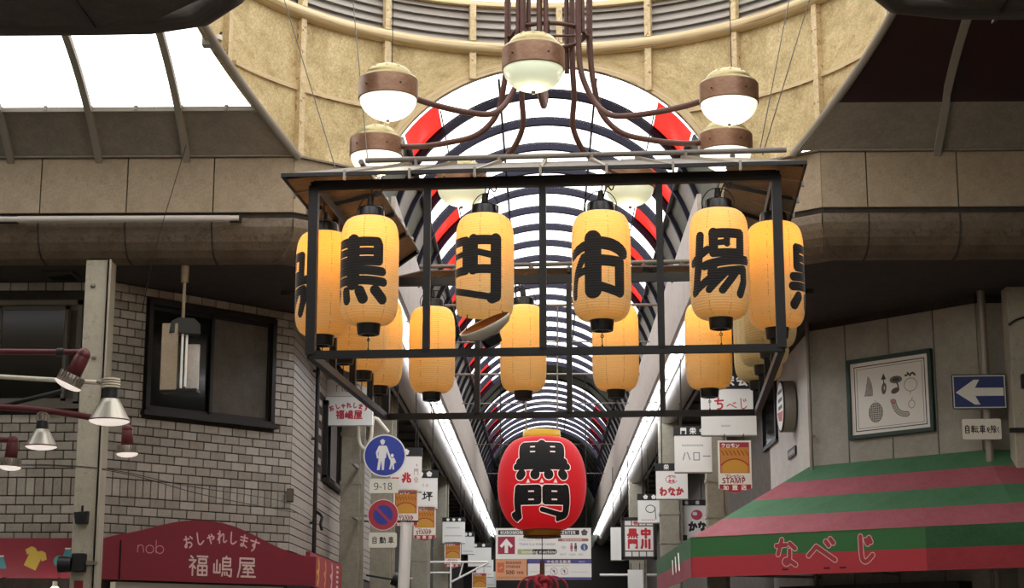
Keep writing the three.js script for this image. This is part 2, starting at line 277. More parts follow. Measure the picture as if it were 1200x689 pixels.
for (let i = 0; i < ribs.length; i++) {
  const a = ribs[i], b = i + 1 < ribs.length ? ribs[i + 1] : ribs[0] + 2 * Math.PI, n = 24;
  const fn = (u, v) => { const p = a + (b - a) * u, y0 = drumFoot(p); return onDrum(p, y0 + (Y_RING + 0.05 - y0) * v); };
  mesh('drum_panel', shell(fn, (u) => { const p = a + (b - a) * u; return new THREE.Vector3(Math.sin(p) * 0.05, 0, -Math.cos(p) * 0.05); }, n, 6, 1.1, 1.2), M.drum, drum);
  const y0 = drumFoot(a), q = onDrum(a, 0, DR - 0.035);
  if (y0 < Y_RING - 0.02) mesh('rib', new THREE.BoxGeometry(0.075, Y_RING - y0, 0.07).rotateY(-a).translate(q.x, (Y_RING + y0) / 2, q.z), M.drumTrim, drum);
  mesh('louvre_post', new THREE.BoxGeometry(0.07, Y_LOUVRE - Y_RING_TOP, 0.08).rotateY(-a).translate(q.x, (Y_LOUVRE + Y_RING_TOP) / 2, q.z), M.drumTrim, drum);
  for (let k = 0; k < 5; k++) {                          // tilted louvre blades between the posts
    const y = Y_RING_TOP + 0.02 + k * 0.098;
    mesh('louvre', shell((u, v) => onDrum(a + 0.008 + (b - a - 0.016) * u, y - 0.03 + v * 0.125, DR + 0.0 + v * 0.075), () => new THREE.Vector3(0, 0.01, 0), 10, 1, 1.1, 0.1), M.louvre, drum);
  }
}
mesh('louvre_backing', lathe([[DR + 0.13, Y_RING_TOP - 0.05], [DR + 0.13, Y_LOUVRE + 0.05]], 96).translate(CX, 0, -CF), M.louvre, drum);
const ringBand = (r0, y0, r1, y1) => lathe([[r0, y0], [r1, y0], [r1, y1], [r0, y1], [r0, y0]], 128).translate(CX, 0, -CF);
mesh('ring_beam', lathe([[DR + 0.02, Y_RING], [DR - 0.08, Y_RING], [DR - 0.115, Y_RING + 0.035], [DR - 0.12, Y_RING + 0.075], [DR - 0.1, Y_RING_TOP - 0.02], [DR + 0.02, Y_RING_TOP], [DR + 0.02, Y_RING]], 128).translate(CX, 0, -CF), M.drumTrim, drum);
mesh('top_ring', ringBand(DR - 0.05, Y_LOUVRE, DR + 0.1, Y_LOUVRE + 0.06), M.drumTrim, drum);
for (const [a, b] of [[-66.5, -25.5], [27.5, 71]]) mesh('middle_rail', shell((u, v) => onDrum(R(a + (b - a) * u), 7.48 + v * 0.045, DR - 0.03), (u) => { const p = R(a + (b - a) * u); return new THREE.Vector3(Math.sin(p) * 0.03, 0, -Math.cos(p) * 0.03); }, 30, 1), M.drumTrim, drum);
{ // moulding round the arch, following the drum
  const arc = (r, e) => (u) => { const t = R(-78 + 156 * u), x = VX + r * Math.sin(t), y = VY + r * Math.cos(t); return V(x, y, CF + Math.sqrt((DR - e) ** 2 - (x - CX) ** 2)); };
  mesh('arch_moulding', shell((u, v) => arc(1.92 + 0.085 * v, 0.03)(u), () => new THREE.Vector3(0, 0, -0.05), 60, 2), M.drumTrim, drum);
  mesh('arch_reveal', shell((u, v) => { const p = arc(1.925, 0.0)(u); p.z -= 0.07 * v; return p; }, (u) => { const t = R(-78 + 156 * u); return new THREE.Vector3(0.03 * Math.sin(t), 0.03 * Math.cos(t), 0); }, 60, 1), M.ribBlack, drum);
  for (const s of [-1, 1]) {                             // sloping edge trims where the drum meets the cross street roof
    const pts = []; for (let k = 0; k <= 16; k++) { const f = F_FAR + (k / 16) * (14.6 - F_FAR), x = CX + s * Math.sqrt(DR * DR - (f - CF) ** 2) * 0.985; pts.push(V(x, crossY(f) - 0.02, f)); }
    mesh('edge_trim', tube(pts, 0.045, 40, 8), M.greyFrame, drum);
  }
}
const dome = struct('roof_dome');
for (let i = 0; i < 16; i++) {
  const a = i / 16 * Math.PI * 2, b = a + Math.PI / 8;
  const at = (p, v) => V(CX + (DR + 0.05) * (1 - v) * Math.sin(p), Y_LOUVRE + 0.06 + 1.25 * Math.sin(v * Math.PI / 2), CF + (DR + 0.05) * (1 - v) * Math.cos(p));
  mesh('pane', shell((u, v) => at(a + (b - a) * u, v * 0.98), () => new THREE.Vector3(0, 0.0, 0), 4, 8), M.white, dome);
  const pts = []; for (let k = 0; k <= 8; k++) pts.push(at(a, k / 8)); mesh('dome_rib', tube(pts, 0.035, 20, 6), M.drumTrim, dome);
}

// ------------------------------------------------------------------ the cross street's roof, far half glazed left and dark right, unseen near half opaque
function sheet(fn, nu, nv) {                            // a single thin pane
  const g = new THREE.PlaneGeometry(1, 1, nu, nv), p = g.attributes.position, uv = g.attributes.uv;
  for (let i = 0; i < p.count; i++) { const q = fn(uv.getX(i), uv.getY(i)); p.setXYZ(i, q.x, q.y, q.z); }
  g.computeVertexNormals(); return g;
}
for (const s of [-1, 1]) {
  const roof = struct(s < 0 ? 'roof_cross_left' : 'roof_cross_right');
  const end = (f) => CX + s * Math.max(2.55, Math.sqrt(Math.max(0, DR * DR - (f - CF) ** 2)));
  const xs = s < 0 ? [-3.8, -4.745, -5.69, -6.635, -7.58, -8.525, -12] : [4.16, 5.1, 6.05, 7.0, 7.95, 8.9, 12];
  const SILL = 17.02, RIDGE = 14.45, off = s < 0 ? 0 : -0.1;
  const bay = (x0, x1, f0, f1) => (u, v) => { const f = f0 + (f1 - f0) * v, a = x0 === null ? end(f) : x0; return V(a + (x1 - a) * u, crossY(f), f + off * (f > 17 ? 1 : 0)); };
  let prev = null;
  for (const x of xs) {
    mesh('sill_panel', shell(bay(prev, x, F_FAR, SILL), () => new THREE.Vector3(0, 0.03, 0), 8, 4, 1, 0.5), M.greyBand, roof);
    mesh('pane', sheet(bay(prev, x, SILL, RIDGE), 10, 12), s < 0 ? M.white : M.darkPane, roof);
    const pts = []; for (let k = 0; k <= 14; k++) { const f = F_FAR + (RIDGE - F_FAR) * k / 14; pts.push([f, crossY(f)]); }
    if (x > -11 && x < 11) mesh('mullion', shell((u, v) => { const f = F_FAR + (RIDGE - F_FAR) * v; return V(x - 0.035 + 0.07 * u, crossY(f) - 0.07, f + off * (f > 17 ? 1 : 0)); }, () => new THREE.Vector3(0, 0.07, 0), 1, 14), M.greyFrame, roof);
    prev = x;
  }
  const xe = end(SILL);
  mesh('sill_rail', beam(V(xe, crossY(SILL) - 0.01, SILL), V(s * 12, crossY(SILL) - 0.01, SILL), 0.06, 0.035), M.greyFrame, roof);
  for (let k = 0; k < 9; k++) mesh('bolt', cyl(0.022, 0.022, 0.05, s * (3.3 + k * 0.475), crossY(SILL) + 0.01, -SILL + 0.02, 8), M.greyFrame, roof);
  mesh('unseen_opaque_slope', shell((u, v) => { const f = RIDGE + (F_NEAR - RIDGE) * v, a = end(f); return V(a + (s * 12 - a) * u, crossY(f), f); }, () => new THREE.Vector3(0, 0.05, 0), 10, 12, 9, 3), M.opaqueDark, roof);  // unseen near half, made opaque to cut daylight on the far walls
  mesh('ridge_beam', beam(V(end(RIDGE), crossY(RIDGE), RIDGE), V(s * 12, crossY(RIDGE), RIDGE), 0.08, 0.1), M.greyFrame, roof);
}

// ------------------------------------------------------------------ barrel vault of the street ahead
const vault = struct('roof_vault');
const arc3 = (t, r, f) => V(VX + r * Math.sin(t), VY + r * Math.cos(t), f);
const ribGeo = (r0, r1, t0, t1, w) => { const s = new THREE.Shape(); s.absarc(0, 0, r1, Math.PI / 2 - t1, Math.PI / 2 - t0, false); s.absarc(0, 0, r0, Math.PI / 2 - t0, Math.PI / 2 - t1, true); return new THREE.ExtrudeGeometry(s, { depth: w, bevelEnabled: false, curveSegments: 48 }); };
const ribG = ribGeo(VR - 0.1, VR, R(-88), R(88), 0.075);
const F0 = 18.75, BAY = 1.1, NB = 39;
for (let k = 1; k <= NB; k++) { const f = 19.6 + (k - 1) * BAY; mesh('vault_rib', ribG, M.rib, vault).position.copy(V(VX, VY, f + 0.04)); }
for (let k = 0; k < NB; k++) {
  const f0 = (k ? 19.6 + (k - 1) * BAY : 18.74) + 0.03, f1 = 19.6 + k * BAY - 0.03, shut = (f0 > 39.4 && f0 < 41.4) || f0 > 51.5;
  const f0s = (t) => (k ? f0 : drumF(VX + VR * Math.sin(R(t))) + 0.06);
  const pane = (t0, t1, m) => mesh('pane', sheet((u, v) => arc3(R(t0 + (t1 - t0) * u), VR - 0.03, f0s(t0 + (t1 - t0) * u) + (f1 - f0s(t0 + (t1 - t0) * u)) * v), Math.ceil(Math.abs(t1 - t0) / 5), 1), m, vault);
  const solid = (t0, t1, m) => mesh('side_panel', shell((u, v) => arc3(R(t0 + (t1 - t0) * u), VR - 0.04, f0s(t0 + (t1 - t0) * u) + (f1 - f0s(t0 + (t1 - t0) * u)) * v), (u) => arc3(R(t0 + (t1 - t0) * u), 0.03, 0).sub(new THREE.Vector3(VX, VY, 0)), 5, 1, 0.6, 1), m, vault);
  const tinted = k % 2 === 0;
  if (shut) solid(-58, 58, M.opaqueGreen);
  else { pane(-41, 41, M.white); pane(-58, -41.3, tinted ? M.red : M.white); pane(41.3, 58, tinted ? M.red : M.white); }
  for (const s of [-1, 1]) solid(s * 59, s * 88, k % 2 ? M.opaqueGrey : M.opaqueGreen);
}
for (const [t, r, m] of [[-58.5, 0.035, M.ribBlack], [58.5, 0.035, M.ribBlack], [-17.5, 0.014, M.ribBlack], [17.5, 0.014, M.ribBlack], [-41.2, 0.008, M.ribBlack], [41.2, 0.008, M.ribBlack]])
  mesh('purlin', rod(arc3(R(t), VR - 0.06, 18.8), arc3(R(t), VR - 0.06, 61.4), r, 8), m, vault);
mesh('gable_end', new THREE.CircleGeometry(2, 32).translate(VX, VY, -61.5), M.opaqueGreen, vault);
for (const f of [27, 34, 41, 48]) mesh('tie_rod', rod(V(-1.65, 6.42, f), V(1.75, 6.42, f), 0.012, 6), M.silverDull, vault);
// upstand boards, pipes and soffit lights on both sides
for (const s of [-1, 1]) {
  const g = struct(s < 0 ? 'trim_eaves_left' : 'trim_eaves_right'), x = s < 0 ? -1.66 : 1.73, f0 = s < 0 ? drumF(-1.8) + 0.1 : drumF(1.92) + 0.1;
  for (let f = f0; f < 66; f += 2.0) mesh('upstand_board', rbox(0.05, 0.93, 1.985, 0.004, x, 6.06, -(f + 1)), M.upstand, g);
  mesh('light_trough', box(0.24, 0.05, 66 - f0, x + s * 0.13, 5.68, -(f0 + 66) / 2), M.silver, g);
  for (let f = f0; f < 65; f += 4.0) mesh('gutter_pipe', rod(V(x + s * 0.45, 5.66, f), V(x + s * 0.45, 5.66, f + 3.985), 0.2, 28), M.silver, g);
  mesh('cable_pipe', rod(V(x + s * 0.68, 5.56, f0 + 0.4), V(x + s * 0.68, 5.56, 66), 0.03, 8), M.silverDull, g);
  const ribsG = []; for (let f = f0 + 1; f < 66; f += 1.3) ribsG.push(box(0.75, 0.05, 0.06, x + s * 1.0, Y_SOFFIT - 0.025, -f));
  mesh('soffit_batten', merge(ribsG), M.soffit, g);
}
// fluorescent fittings
{
  let first = null; const L = 2.36;
  for (const s of [-1, 1]) for (let k = 0; k < 18; k++) {
    const f = 18.6 + k * 2.45 + L / 2 + (s > 0 ? -0.1 : 0.0), x = s < 0 ? -1.79 : 1.86, pos = V(x, 5.6, f);
    const nth = ['nearest', 'second', 'third', 'fourth', 'fifth', 'sixth', 'seventh', 'eighth'][k], row = s < 0 ? 'row left of the red lantern' : 'row right of the red lantern';
    const label = nth ? nth + ' white fluorescent strip fitting of the ' + row : 'distant white fluorescent strip fitting merging into the bright line, ' + row;
    const grp = s < 0 ? 'left row of arcade strip lights' : 'right row of arcade strip lights';
    if (!first) {
      first = thing('strip_light', label, 'light', pos, 0, grp);
      mesh('housing', rbox(0.19, 0.035, L, 0.006, 0, 0.035, 0), M.signWhite, first);
      for (const q of [-1, 1]) mesh('tube', new THREE.CapsuleGeometry(0.019, L - 0.1, 4, 10).rotateX(Math.PI / 2).translate(q * 0.058, -0.005, 0), M.tubeGlow, first);
    } else { const c = copyOf(first, pos, 0, label); c.userData.group = grp; }
    if (k < 14) { const a = new THREE.RectAreaLight(0xf4f7ff, STRIP, 0.12, L); a.name = 'strip_light_glow'; a.position.copy(pos).add(new THREE.Vector3(0, -0.03, 0)); a.rotation.x = -Math.PI / 2; scene.add(a); }
  }
}
// the street behind the camera has the same roof
const back = struct('roof_near_vault');
for (let k = 0; k < 11; k++) { const f1 = 11.3 - k * 2.2, f0 = f1 - 2.16; mesh('pane', sheet((u, v) => arc3(R(-58 + 116 * u), VR, f0 + (f1 - f0) * v), 16, 1), M.white, back); for (const s of [-1, 1]) mesh('side_panel', shell((u, v) => arc3(R(s * (58 + 32 * u)), VR, f0 + (f1 - f0) * v), () => new THREE.Vector3(s * 0.04, 0, 0), 6, 1), M.opaqueGrey, back); mesh('vault_rib', ribG, M.rib, back).position.copy(V(VX, VY, f1 + 0.04)); }
for (const s of [-1, 1]) mesh('upstand_board', box(0.05, 0.7, 21.5, s * 2.12, 6.0, 1.3), M.upstand, back);
// ------------------------------------------------------------------ helpers for printed boards
function printPlate(pts, depth, tex, edge, bevel = 0) {   // an outline with its own thickness, print on its front
  const g = extrude(pts, depth, bevel), p = g.attributes.position, uv = g.attributes.uv; g.computeBoundingBox(); const b = g.boundingBox;
  for (let i = 0; i < p.count; i++) uv.setXY(i, (p.getX(i) - b.min.x) / (b.max.x - b.min.x), (p.getY(i) - b.min.y) / (b.max.y - b.min.y));
  return new THREE.Mesh(g, [std({ map: tex, roughness: 0.5 }), edge]);
}
const rect = (w, h, r = 0) => { if (!r) return [[-w / 2, 0], [w / 2, 0], [w / 2, h], [-w / 2, h]]; const o = []; for (const [sx, sy, a] of [[1, 0, -90], [1, 1, 0], [-1, 1, 90], [-1, 0, 180]]) for (let k = 0; k <= 4; k++) { const t = R(a + k * 22.5); o.push([sx * (w / 2 - r) + r * Math.cos(t), (sy ? h - r : r) + r * Math.sin(t)]); } return o; };
const disc = (r) => Array.from({ length: 48 }, (_, k) => [r * Math.cos(k / 24 * Math.PI), r + r * Math.sin(k / 24 * Math.PI)]);
function addPlate(name, parent, pts, depth, tex, edge, x = 0, y = 0, z = 0, label) { const m = printPlate(pts, depth, tex, edge); m.name = name; m.position.set(x, y, z); parent.add(m); if (label) m.userData.label = label; return m; }
const board = (w, h, draw, bg = '#f3f1ea') => canvasTexture(w, h, (c) => { c.fillStyle = bg; c.fillRect(0, 0, w, h); draw(c, w, h); });

// ------------------------------------------------------------------ the hanging lantern frame over the crossing
const FRAME = V(0.13, 3.884, 15.07), FTURN = R(-4.05), HALF = 1.855, TOP = 1.385;
{
  const t = thing('lantern_frame', 'square black steel frame with tin skirt roof, ringed with paper lanterns, over the crossing', 'frame', FRAME, FTURN);
  const c4 = [[-1, 1], [1, 1], [1, -1], [-1, -1]];
  for (let s = 0; s < 4; s++) {
    const [ax, az] = c4[s], [bx, bz] = c4[(s + 1) % 4], A = new THREE.Vector3(ax * HALF, 0, az * HALF), B = new THREE.Vector3(bx * HALF, 0, bz * HALF);
    mesh('bottom_rail', beam(A, B, 0.055, 0.06), M.steelBlack, t);
    mesh('top_rail', beam(A.clone().setY(TOP), B.clone().setY(TOP), 0.06, 0.085), M.steelBlack, t);
    for (let k = 0; k < 4; k++) { const p = A.clone().lerp(B, k / 4), w = k ? 0.055 : 0.075; mesh('post', box(w, TOP, w, p.x, TOP / 2, p.z), M.steelBlack, t); }
    // skirt roof: sheets with raised straps, falling outwards
    const eA = new THREE.Vector3(ax * (HALF + 0.22), 1.425, az * (HALF + 0.22)), eB = new THREE.Vector3(bx * (HALF + 0.22), 1.425, bz * (HALF + 0.22));
    const iA = new THREE.Vector3(ax * (HALF - 0.36), s === 2 ? 1.5 : 1.64, az * (HALF - (s === 2 ? -0.02 : 0.36))), iB = new THREE.Vector3(bx * (HALF - 0.36), s === 2 ? 1.5 : 1.64, bz * (HALF - (s === 2 ? -0.02 : 0.36)));
    const at = (u, v) => eA.clone().lerp(eB, u).lerp(iA.clone().lerp(iB, u), v), N = 8;
    for (let k = 0; k < N; k++) mesh('roof_sheet', shell((u, v) => at((k + u * 0.994) / N, v), () => new THREE.Vector3(0, 0.012, 0), 1, 2, 0.5, 0.6), M.skirt, t);
    for (let k = 1; k < N; k++) mesh('strap', merge([beam(at(k / N, 0.0).add(new THREE.Vector3(0, 0.0, 0)), at(k / N, 1).add(new THREE.Vector3(0, 0.028, 0)), 0.03, 0.03), beam(at(k / N, -0.02).add(new THREE.Vector3(0, -0.05, 0)), at(k / N, -0.02).add(new THREE.Vector3(0, 0.03, 0)), 0.03, 0.02)]), M.silverDull, t);
    mesh('eave_lip', beam(eA, eB, 0.018, 0.03), M.steelBlack, t);
    if (s === 0) each('pipe_stand', [0.15, 0.375, 0.625, 0.875].map((u) => beam(at(u, 0.93), at(u, 0.93).add(new THREE.Vector3(0, 0.075, 0)), 0.025, 0.025)), M.skirt, t);
    each('rafter', [0, 0.25, 0.5, 0.75].map((q) => beam(at(q, 0.05).add(new THREE.Vector3(0, -0.02, 0)), at(q, 1).add(new THREE.Vector3(0, -0.02, 0)), 0.03, 0.035)), M.steelBlack, t);
    const q = s ? at(0.03, 0.93).add(new THREE.Vector3(0, 0.055, 0)) : new THREE.Vector3(-1.5, 1.695, HALF - 0.34), r = s ? at(1.0, 0.93).add(new THREE.Vector3(0, 0.055, 0)) : new THREE.Vector3(1.97, 1.695, HALF - 0.34);
    mesh('ridge_pipe', rod(q, r, 0.022), M.skirt, t);
  }
  for (const [a, b] of [[[-1.75, 1.62, 1.5], [-2.95, 4.5, -1.2]], [[-1.5, 1.7, 1.4], [-2.3, 4.5, -2.0]], [[1.75, 1.68, 1.5], [2.35, 4.5, -1.6]], [[1.78, 1.68, 1.45], [2.6, 4.5, -1.2]]]) mesh('stay_wire', rod(new THREE.Vector3(...a), new THREE.Vector3(...b), 0.005, 6), M.wire, t);
}
// paper lanterns
const ROWS = 42, PAPER_H = 0.87, PAPER_Y = 0.085;
const paperR = (k) => 0.105 + 0.128 * Math.pow(1 - Math.pow(Math.abs(2 * k - 1), 6), 0.42);
function paperGeo(k0 = 0) {
  const pts = [], n = ROWS * 4;
  for (let i = 0; i <= n; i++) { const k = k0 + (1 - k0) * i / n; pts.push([paperR(k) + 0.0042 * Math.abs(Math.sin(Math.PI * ROWS * k)) - 0.002, PAPER_Y + PAPER_H * k]); }
  const g = lathe(pts, 56, -Math.PI, Math.PI * 2), uv = g.attributes.uv, p = g.attributes.position;
  for (let i = 0; i < uv.count; i++) uv.setY(i, (p.getY(i) - PAPER_Y) / PAPER_H);
  return g;
}
const lanternTex = {};
for (const ch of '黒門市場') lanternTex[ch] = canvasTexture(1024, 620, (c, W, H) => {
  c.fillStyle = '#efdba2'; c.fillRect(0, 0, W, H);
  for (let i = 0; i < 900; i++) { c.fillStyle = `rgba(150,96,30,${0.03 + rnd() * 0.06})`; c.beginPath(); c.arc(rnd() * W, rnd() * H, 1 + rnd() * 5, 0, 7); c.fill(); }
  for (let k = 0; k < 8; k++) { const x = (k + 0.5) / 8 * W; for (let y = 4; y < H; y += 15) { c.fillStyle = `rgba(88,48,16,${(0.2 + rnd() * 0.35) * (rnd() < 0.75 ? 1 : 0)})`; c.fillRect(x - 1.5, y, 3 + rnd() * 2, 9); } }   // glued seams of the paper gores
  strokes(c, BRUSH[ch], W / 2 - 185, H * 0.24, 370, 372, 4.25, '#0c0a09');
});
const paperLit = (ch) => new THREE.MeshPhysicalMaterial({ map: lanternTex[ch], transmission: 0.55, thickness: 0, roughness: 1, emissive: new THREE.Color(1, 0.6, 0.2), emissiveMap: lanternTex[ch], emissiveIntensity: 0.04, side: THREE.DoubleSide });
const paperOff = (ch) => new THREE.MeshPhysicalMaterial({ map: lanternTex[ch], transmission: 0.4, thickness: 0, roughness: 1, side: THREE.DoubleSide });
const matLit = {}, matOff = {}; for (const ch of '黒門市場') { matLit[ch] = paperLit(ch); matOff[ch] = paperOff(ch); }
const paperWhole = paperGeo(), capTop = mergeGeometries([lathe([[0.075, 0.95], [0.112, 0.95], [0.114, 0.965], [0.108, 1.03], [0.1, 1.04], [0.07, 1.04], [0.07, 0.96]], 40)]), capLow = lathe([[0.06, 0.1], [0.095, 0.1], [0.097, 0.09], [0.088, 0.005], [0.08, 0], [0.055, 0], [0.06, 0.09]], 40);
const bail = merge([tube([new THREE.Vector3(-0.12, 0.97, 0), new THREE.Vector3(-0.125, 1.04, 0), new THREE.Vector3(-0.07, 1.12, 0), new THREE.Vector3(0, 1.14, 0), new THREE.Vector3(0.07, 1.12, 0), new THREE.Vector3(0.125, 1.04, 0), new THREE.Vector3(0.12, 0.97, 0)], 0.004, 40, 6)]);
const socket = merge([cyl(0.022, 0.03, 0.07, 0, 1.1, 0, 14), tube([new THREE.Vector3(0, 1.13, 0), new THREE.Vector3(0.015, 1.18, 0.01), new THREE.Vector3(0, 1.25, 0)], 0.005, 10, 6), tube([new THREE.Vector3(0.02, 1.08, 0), new THREE.Vector3(0.06, 1.17, 0.02), new THREE.Vector3(0.09, 1.14, 0), new THREE.Vector3(0.12, 1.22, 0)], 0.006, 24, 6)]);
const lampCord = merge([cyl(0.006, 0.006, 0.18, 0, 0.94, 0, 8), cyl(0.02, 0.02, 0.05, 0, 0.86, 0, 12)]);
const tasselWire = merge([rod(new THREE.Vector3(0, -0.11, 0), new THREE.Vector3(0, 0.08, 0), 0.0035, 6), new THREE.TorusGeometry(0.012, 0.003, 6, 12).translate(0, -0.04, 0), new THREE.SphereGeometry(0.008, 8, 6).translate(0, -0.115, 0)]);
const ribHoop = new THREE.TorusGeometry(0.1, 0.004, 6, 40).rotateX(Math.PI / 2).translate(0, 0.955, 0);
function lantern(ch, lit, lx, lz, yaw, label, group, broken) {
  const p = new THREE.Vector3(lx, 0.155, lz).applyAxisAngle(new THREE.Vector3(0, 1, 0), FTURN).add(FRAME);
  const t = thing('paper_lantern', label, 'lantern', p, yaw + FTURN, group);
  mesh('paper_shade', broken ? paperGeo(0.075) : paperWhole, (lit ? matLit : matOff)[ch], t);
  mesh('top_cap', capTop, M.cap, t); mesh('top_hoop', ribHoop, M.cap, t);
  mesh('bail', bail, M.wire, t); mesh('hook', socket, M.wire, t); mesh('bulb_holder', lampCord, M.cap, t);
  mesh('bulb', new THREE.SphereGeometry(0.032, 16, 12).translate(0, 0.8, 0), lit ? M.bulb : M.porcelain, t);
  if (broken) {   // the bottom has come away and hangs askew
    const b = mesh('fallen_bottom', merge([lathe([[0.0, -0.075], [0.1, -0.07], [0.17, -0.04], [0.2, 0.0], [0.205, 0.02], [0.193, 0.02], [0.185, 0.0], [0.16, -0.03], [0.09, -0.055], [0.0, -0.06]], 40)]), M.porcelain, t, 'pale dish-shaped lantern bottom hanging askew');
    b.position.set(0.01, 0.06, 0.0); b.rotation.set(0.52, 0, 0.2); b.scale.setScalar(1.08);
    mesh('lining', lathe([[0.0, -0.058], [0.09, -0.053], [0.158, -0.028], [0.183, 0.0], [0.19, 0.016]], 40), M.rust, b, 'brown inside of the fallen bottom');
    const r = mesh('bottom_cap', cyl(0.085, 0.075, 0.07), M.cap, t); r.position.set(0.03, -0.05, -0.06); r.rotation.set(0.52, 0, 0.2);
    mesh('torn_wire', merge([rod(new THREE.Vector3(-0.16, 0.03, 0.02), new THREE.Vector3(-0.15, 0.16, 0.02), 0.004, 6), rod(new THREE.Vector3(0.19, 0.1, 0.02), new THREE.Vector3(0.17, 0.19, 0.02), 0.004, 6)]), M.wire, t);
  } else { mesh('bottom_cap', capLow, M.cap, t); mesh('pull_wire', tasselWire, M.wire, t); }
  if (lit) { const l = new THREE.PointLight(0xffa634, BULB, 0, 2); l.name = 'bulb_glow'; l.position.set(0, 0.8, 0); l.shadow.radius = 1.6; t.add(l); }
  return t;
}
{
  const spots = [-1.391, -0.464, 0.464, 1.391], word = [...'黒門市場'];
  const front = ['glowing paper lantern lettered 黒 in black, first from the left on the front of the frame', 'glowing paper lantern lettered 門 with its bottom broken loose and hanging askew', 'glowing paper lantern lettered 市 in bold black on the front of the frame', 'glowing paper lantern lettered 場 at the right end of the front of the frame'];
  [-25, -26, -7, -2].forEach((d, i) => lantern(word[i], true, spots[i], HALF, R(d), front[i], 'paper lanterns on the front of the frame', i === 1));
  const rearL = ['glowing paper lantern at the left end of the rear row, beside the left strip light', 'plain-sided glowing paper lantern in the rear row, seen below the fallen dish', 'glowing paper lantern in the rear row seen behind and below the 市 lantern', 'glowing paper lantern at the right end of the rear row, below the 場 lantern'];
  word.forEach((ch, i) => lantern(ch, true, -spots[i], -HALF, Math.PI, rearL[3 - i], 'paper lanterns on the rear of the frame'));
  const left = ['glowing paper lantern deepest on the left side of the frame, beside the rear row', 'glowing paper lantern third back on the left side, half hidden by the 黒 lantern', 'glowing paper lantern second back on the left side, its bottom showing past the corner lantern', 'glowing paper lantern behind the front left corner post, edge of its character facing left'];
  word.forEach((ch, i) => lantern(ch, true, -HALF, -spots[3 - i], -Math.PI / 2 + R(i === 3 ? 4 : 0), left[i], 'paper lanterns on the left side of the frame'));
  const right = ['glowing paper lantern behind the front right corner post, black character edge facing right', 'dim unlit paper lantern second back on the right side of the frame', 'unlit cream paper lantern third back on the right side of the frame', 'unlit pale paper lantern deepest on the right side, above the ちべじ sign'];
  word.forEach((ch, i) => lantern(ch, i === 0, HALF, spots[3 - i], Math.PI / 2 + R(i ? 0 : 4), right[i], 'paper lanterns on the right side of the frame'));
}

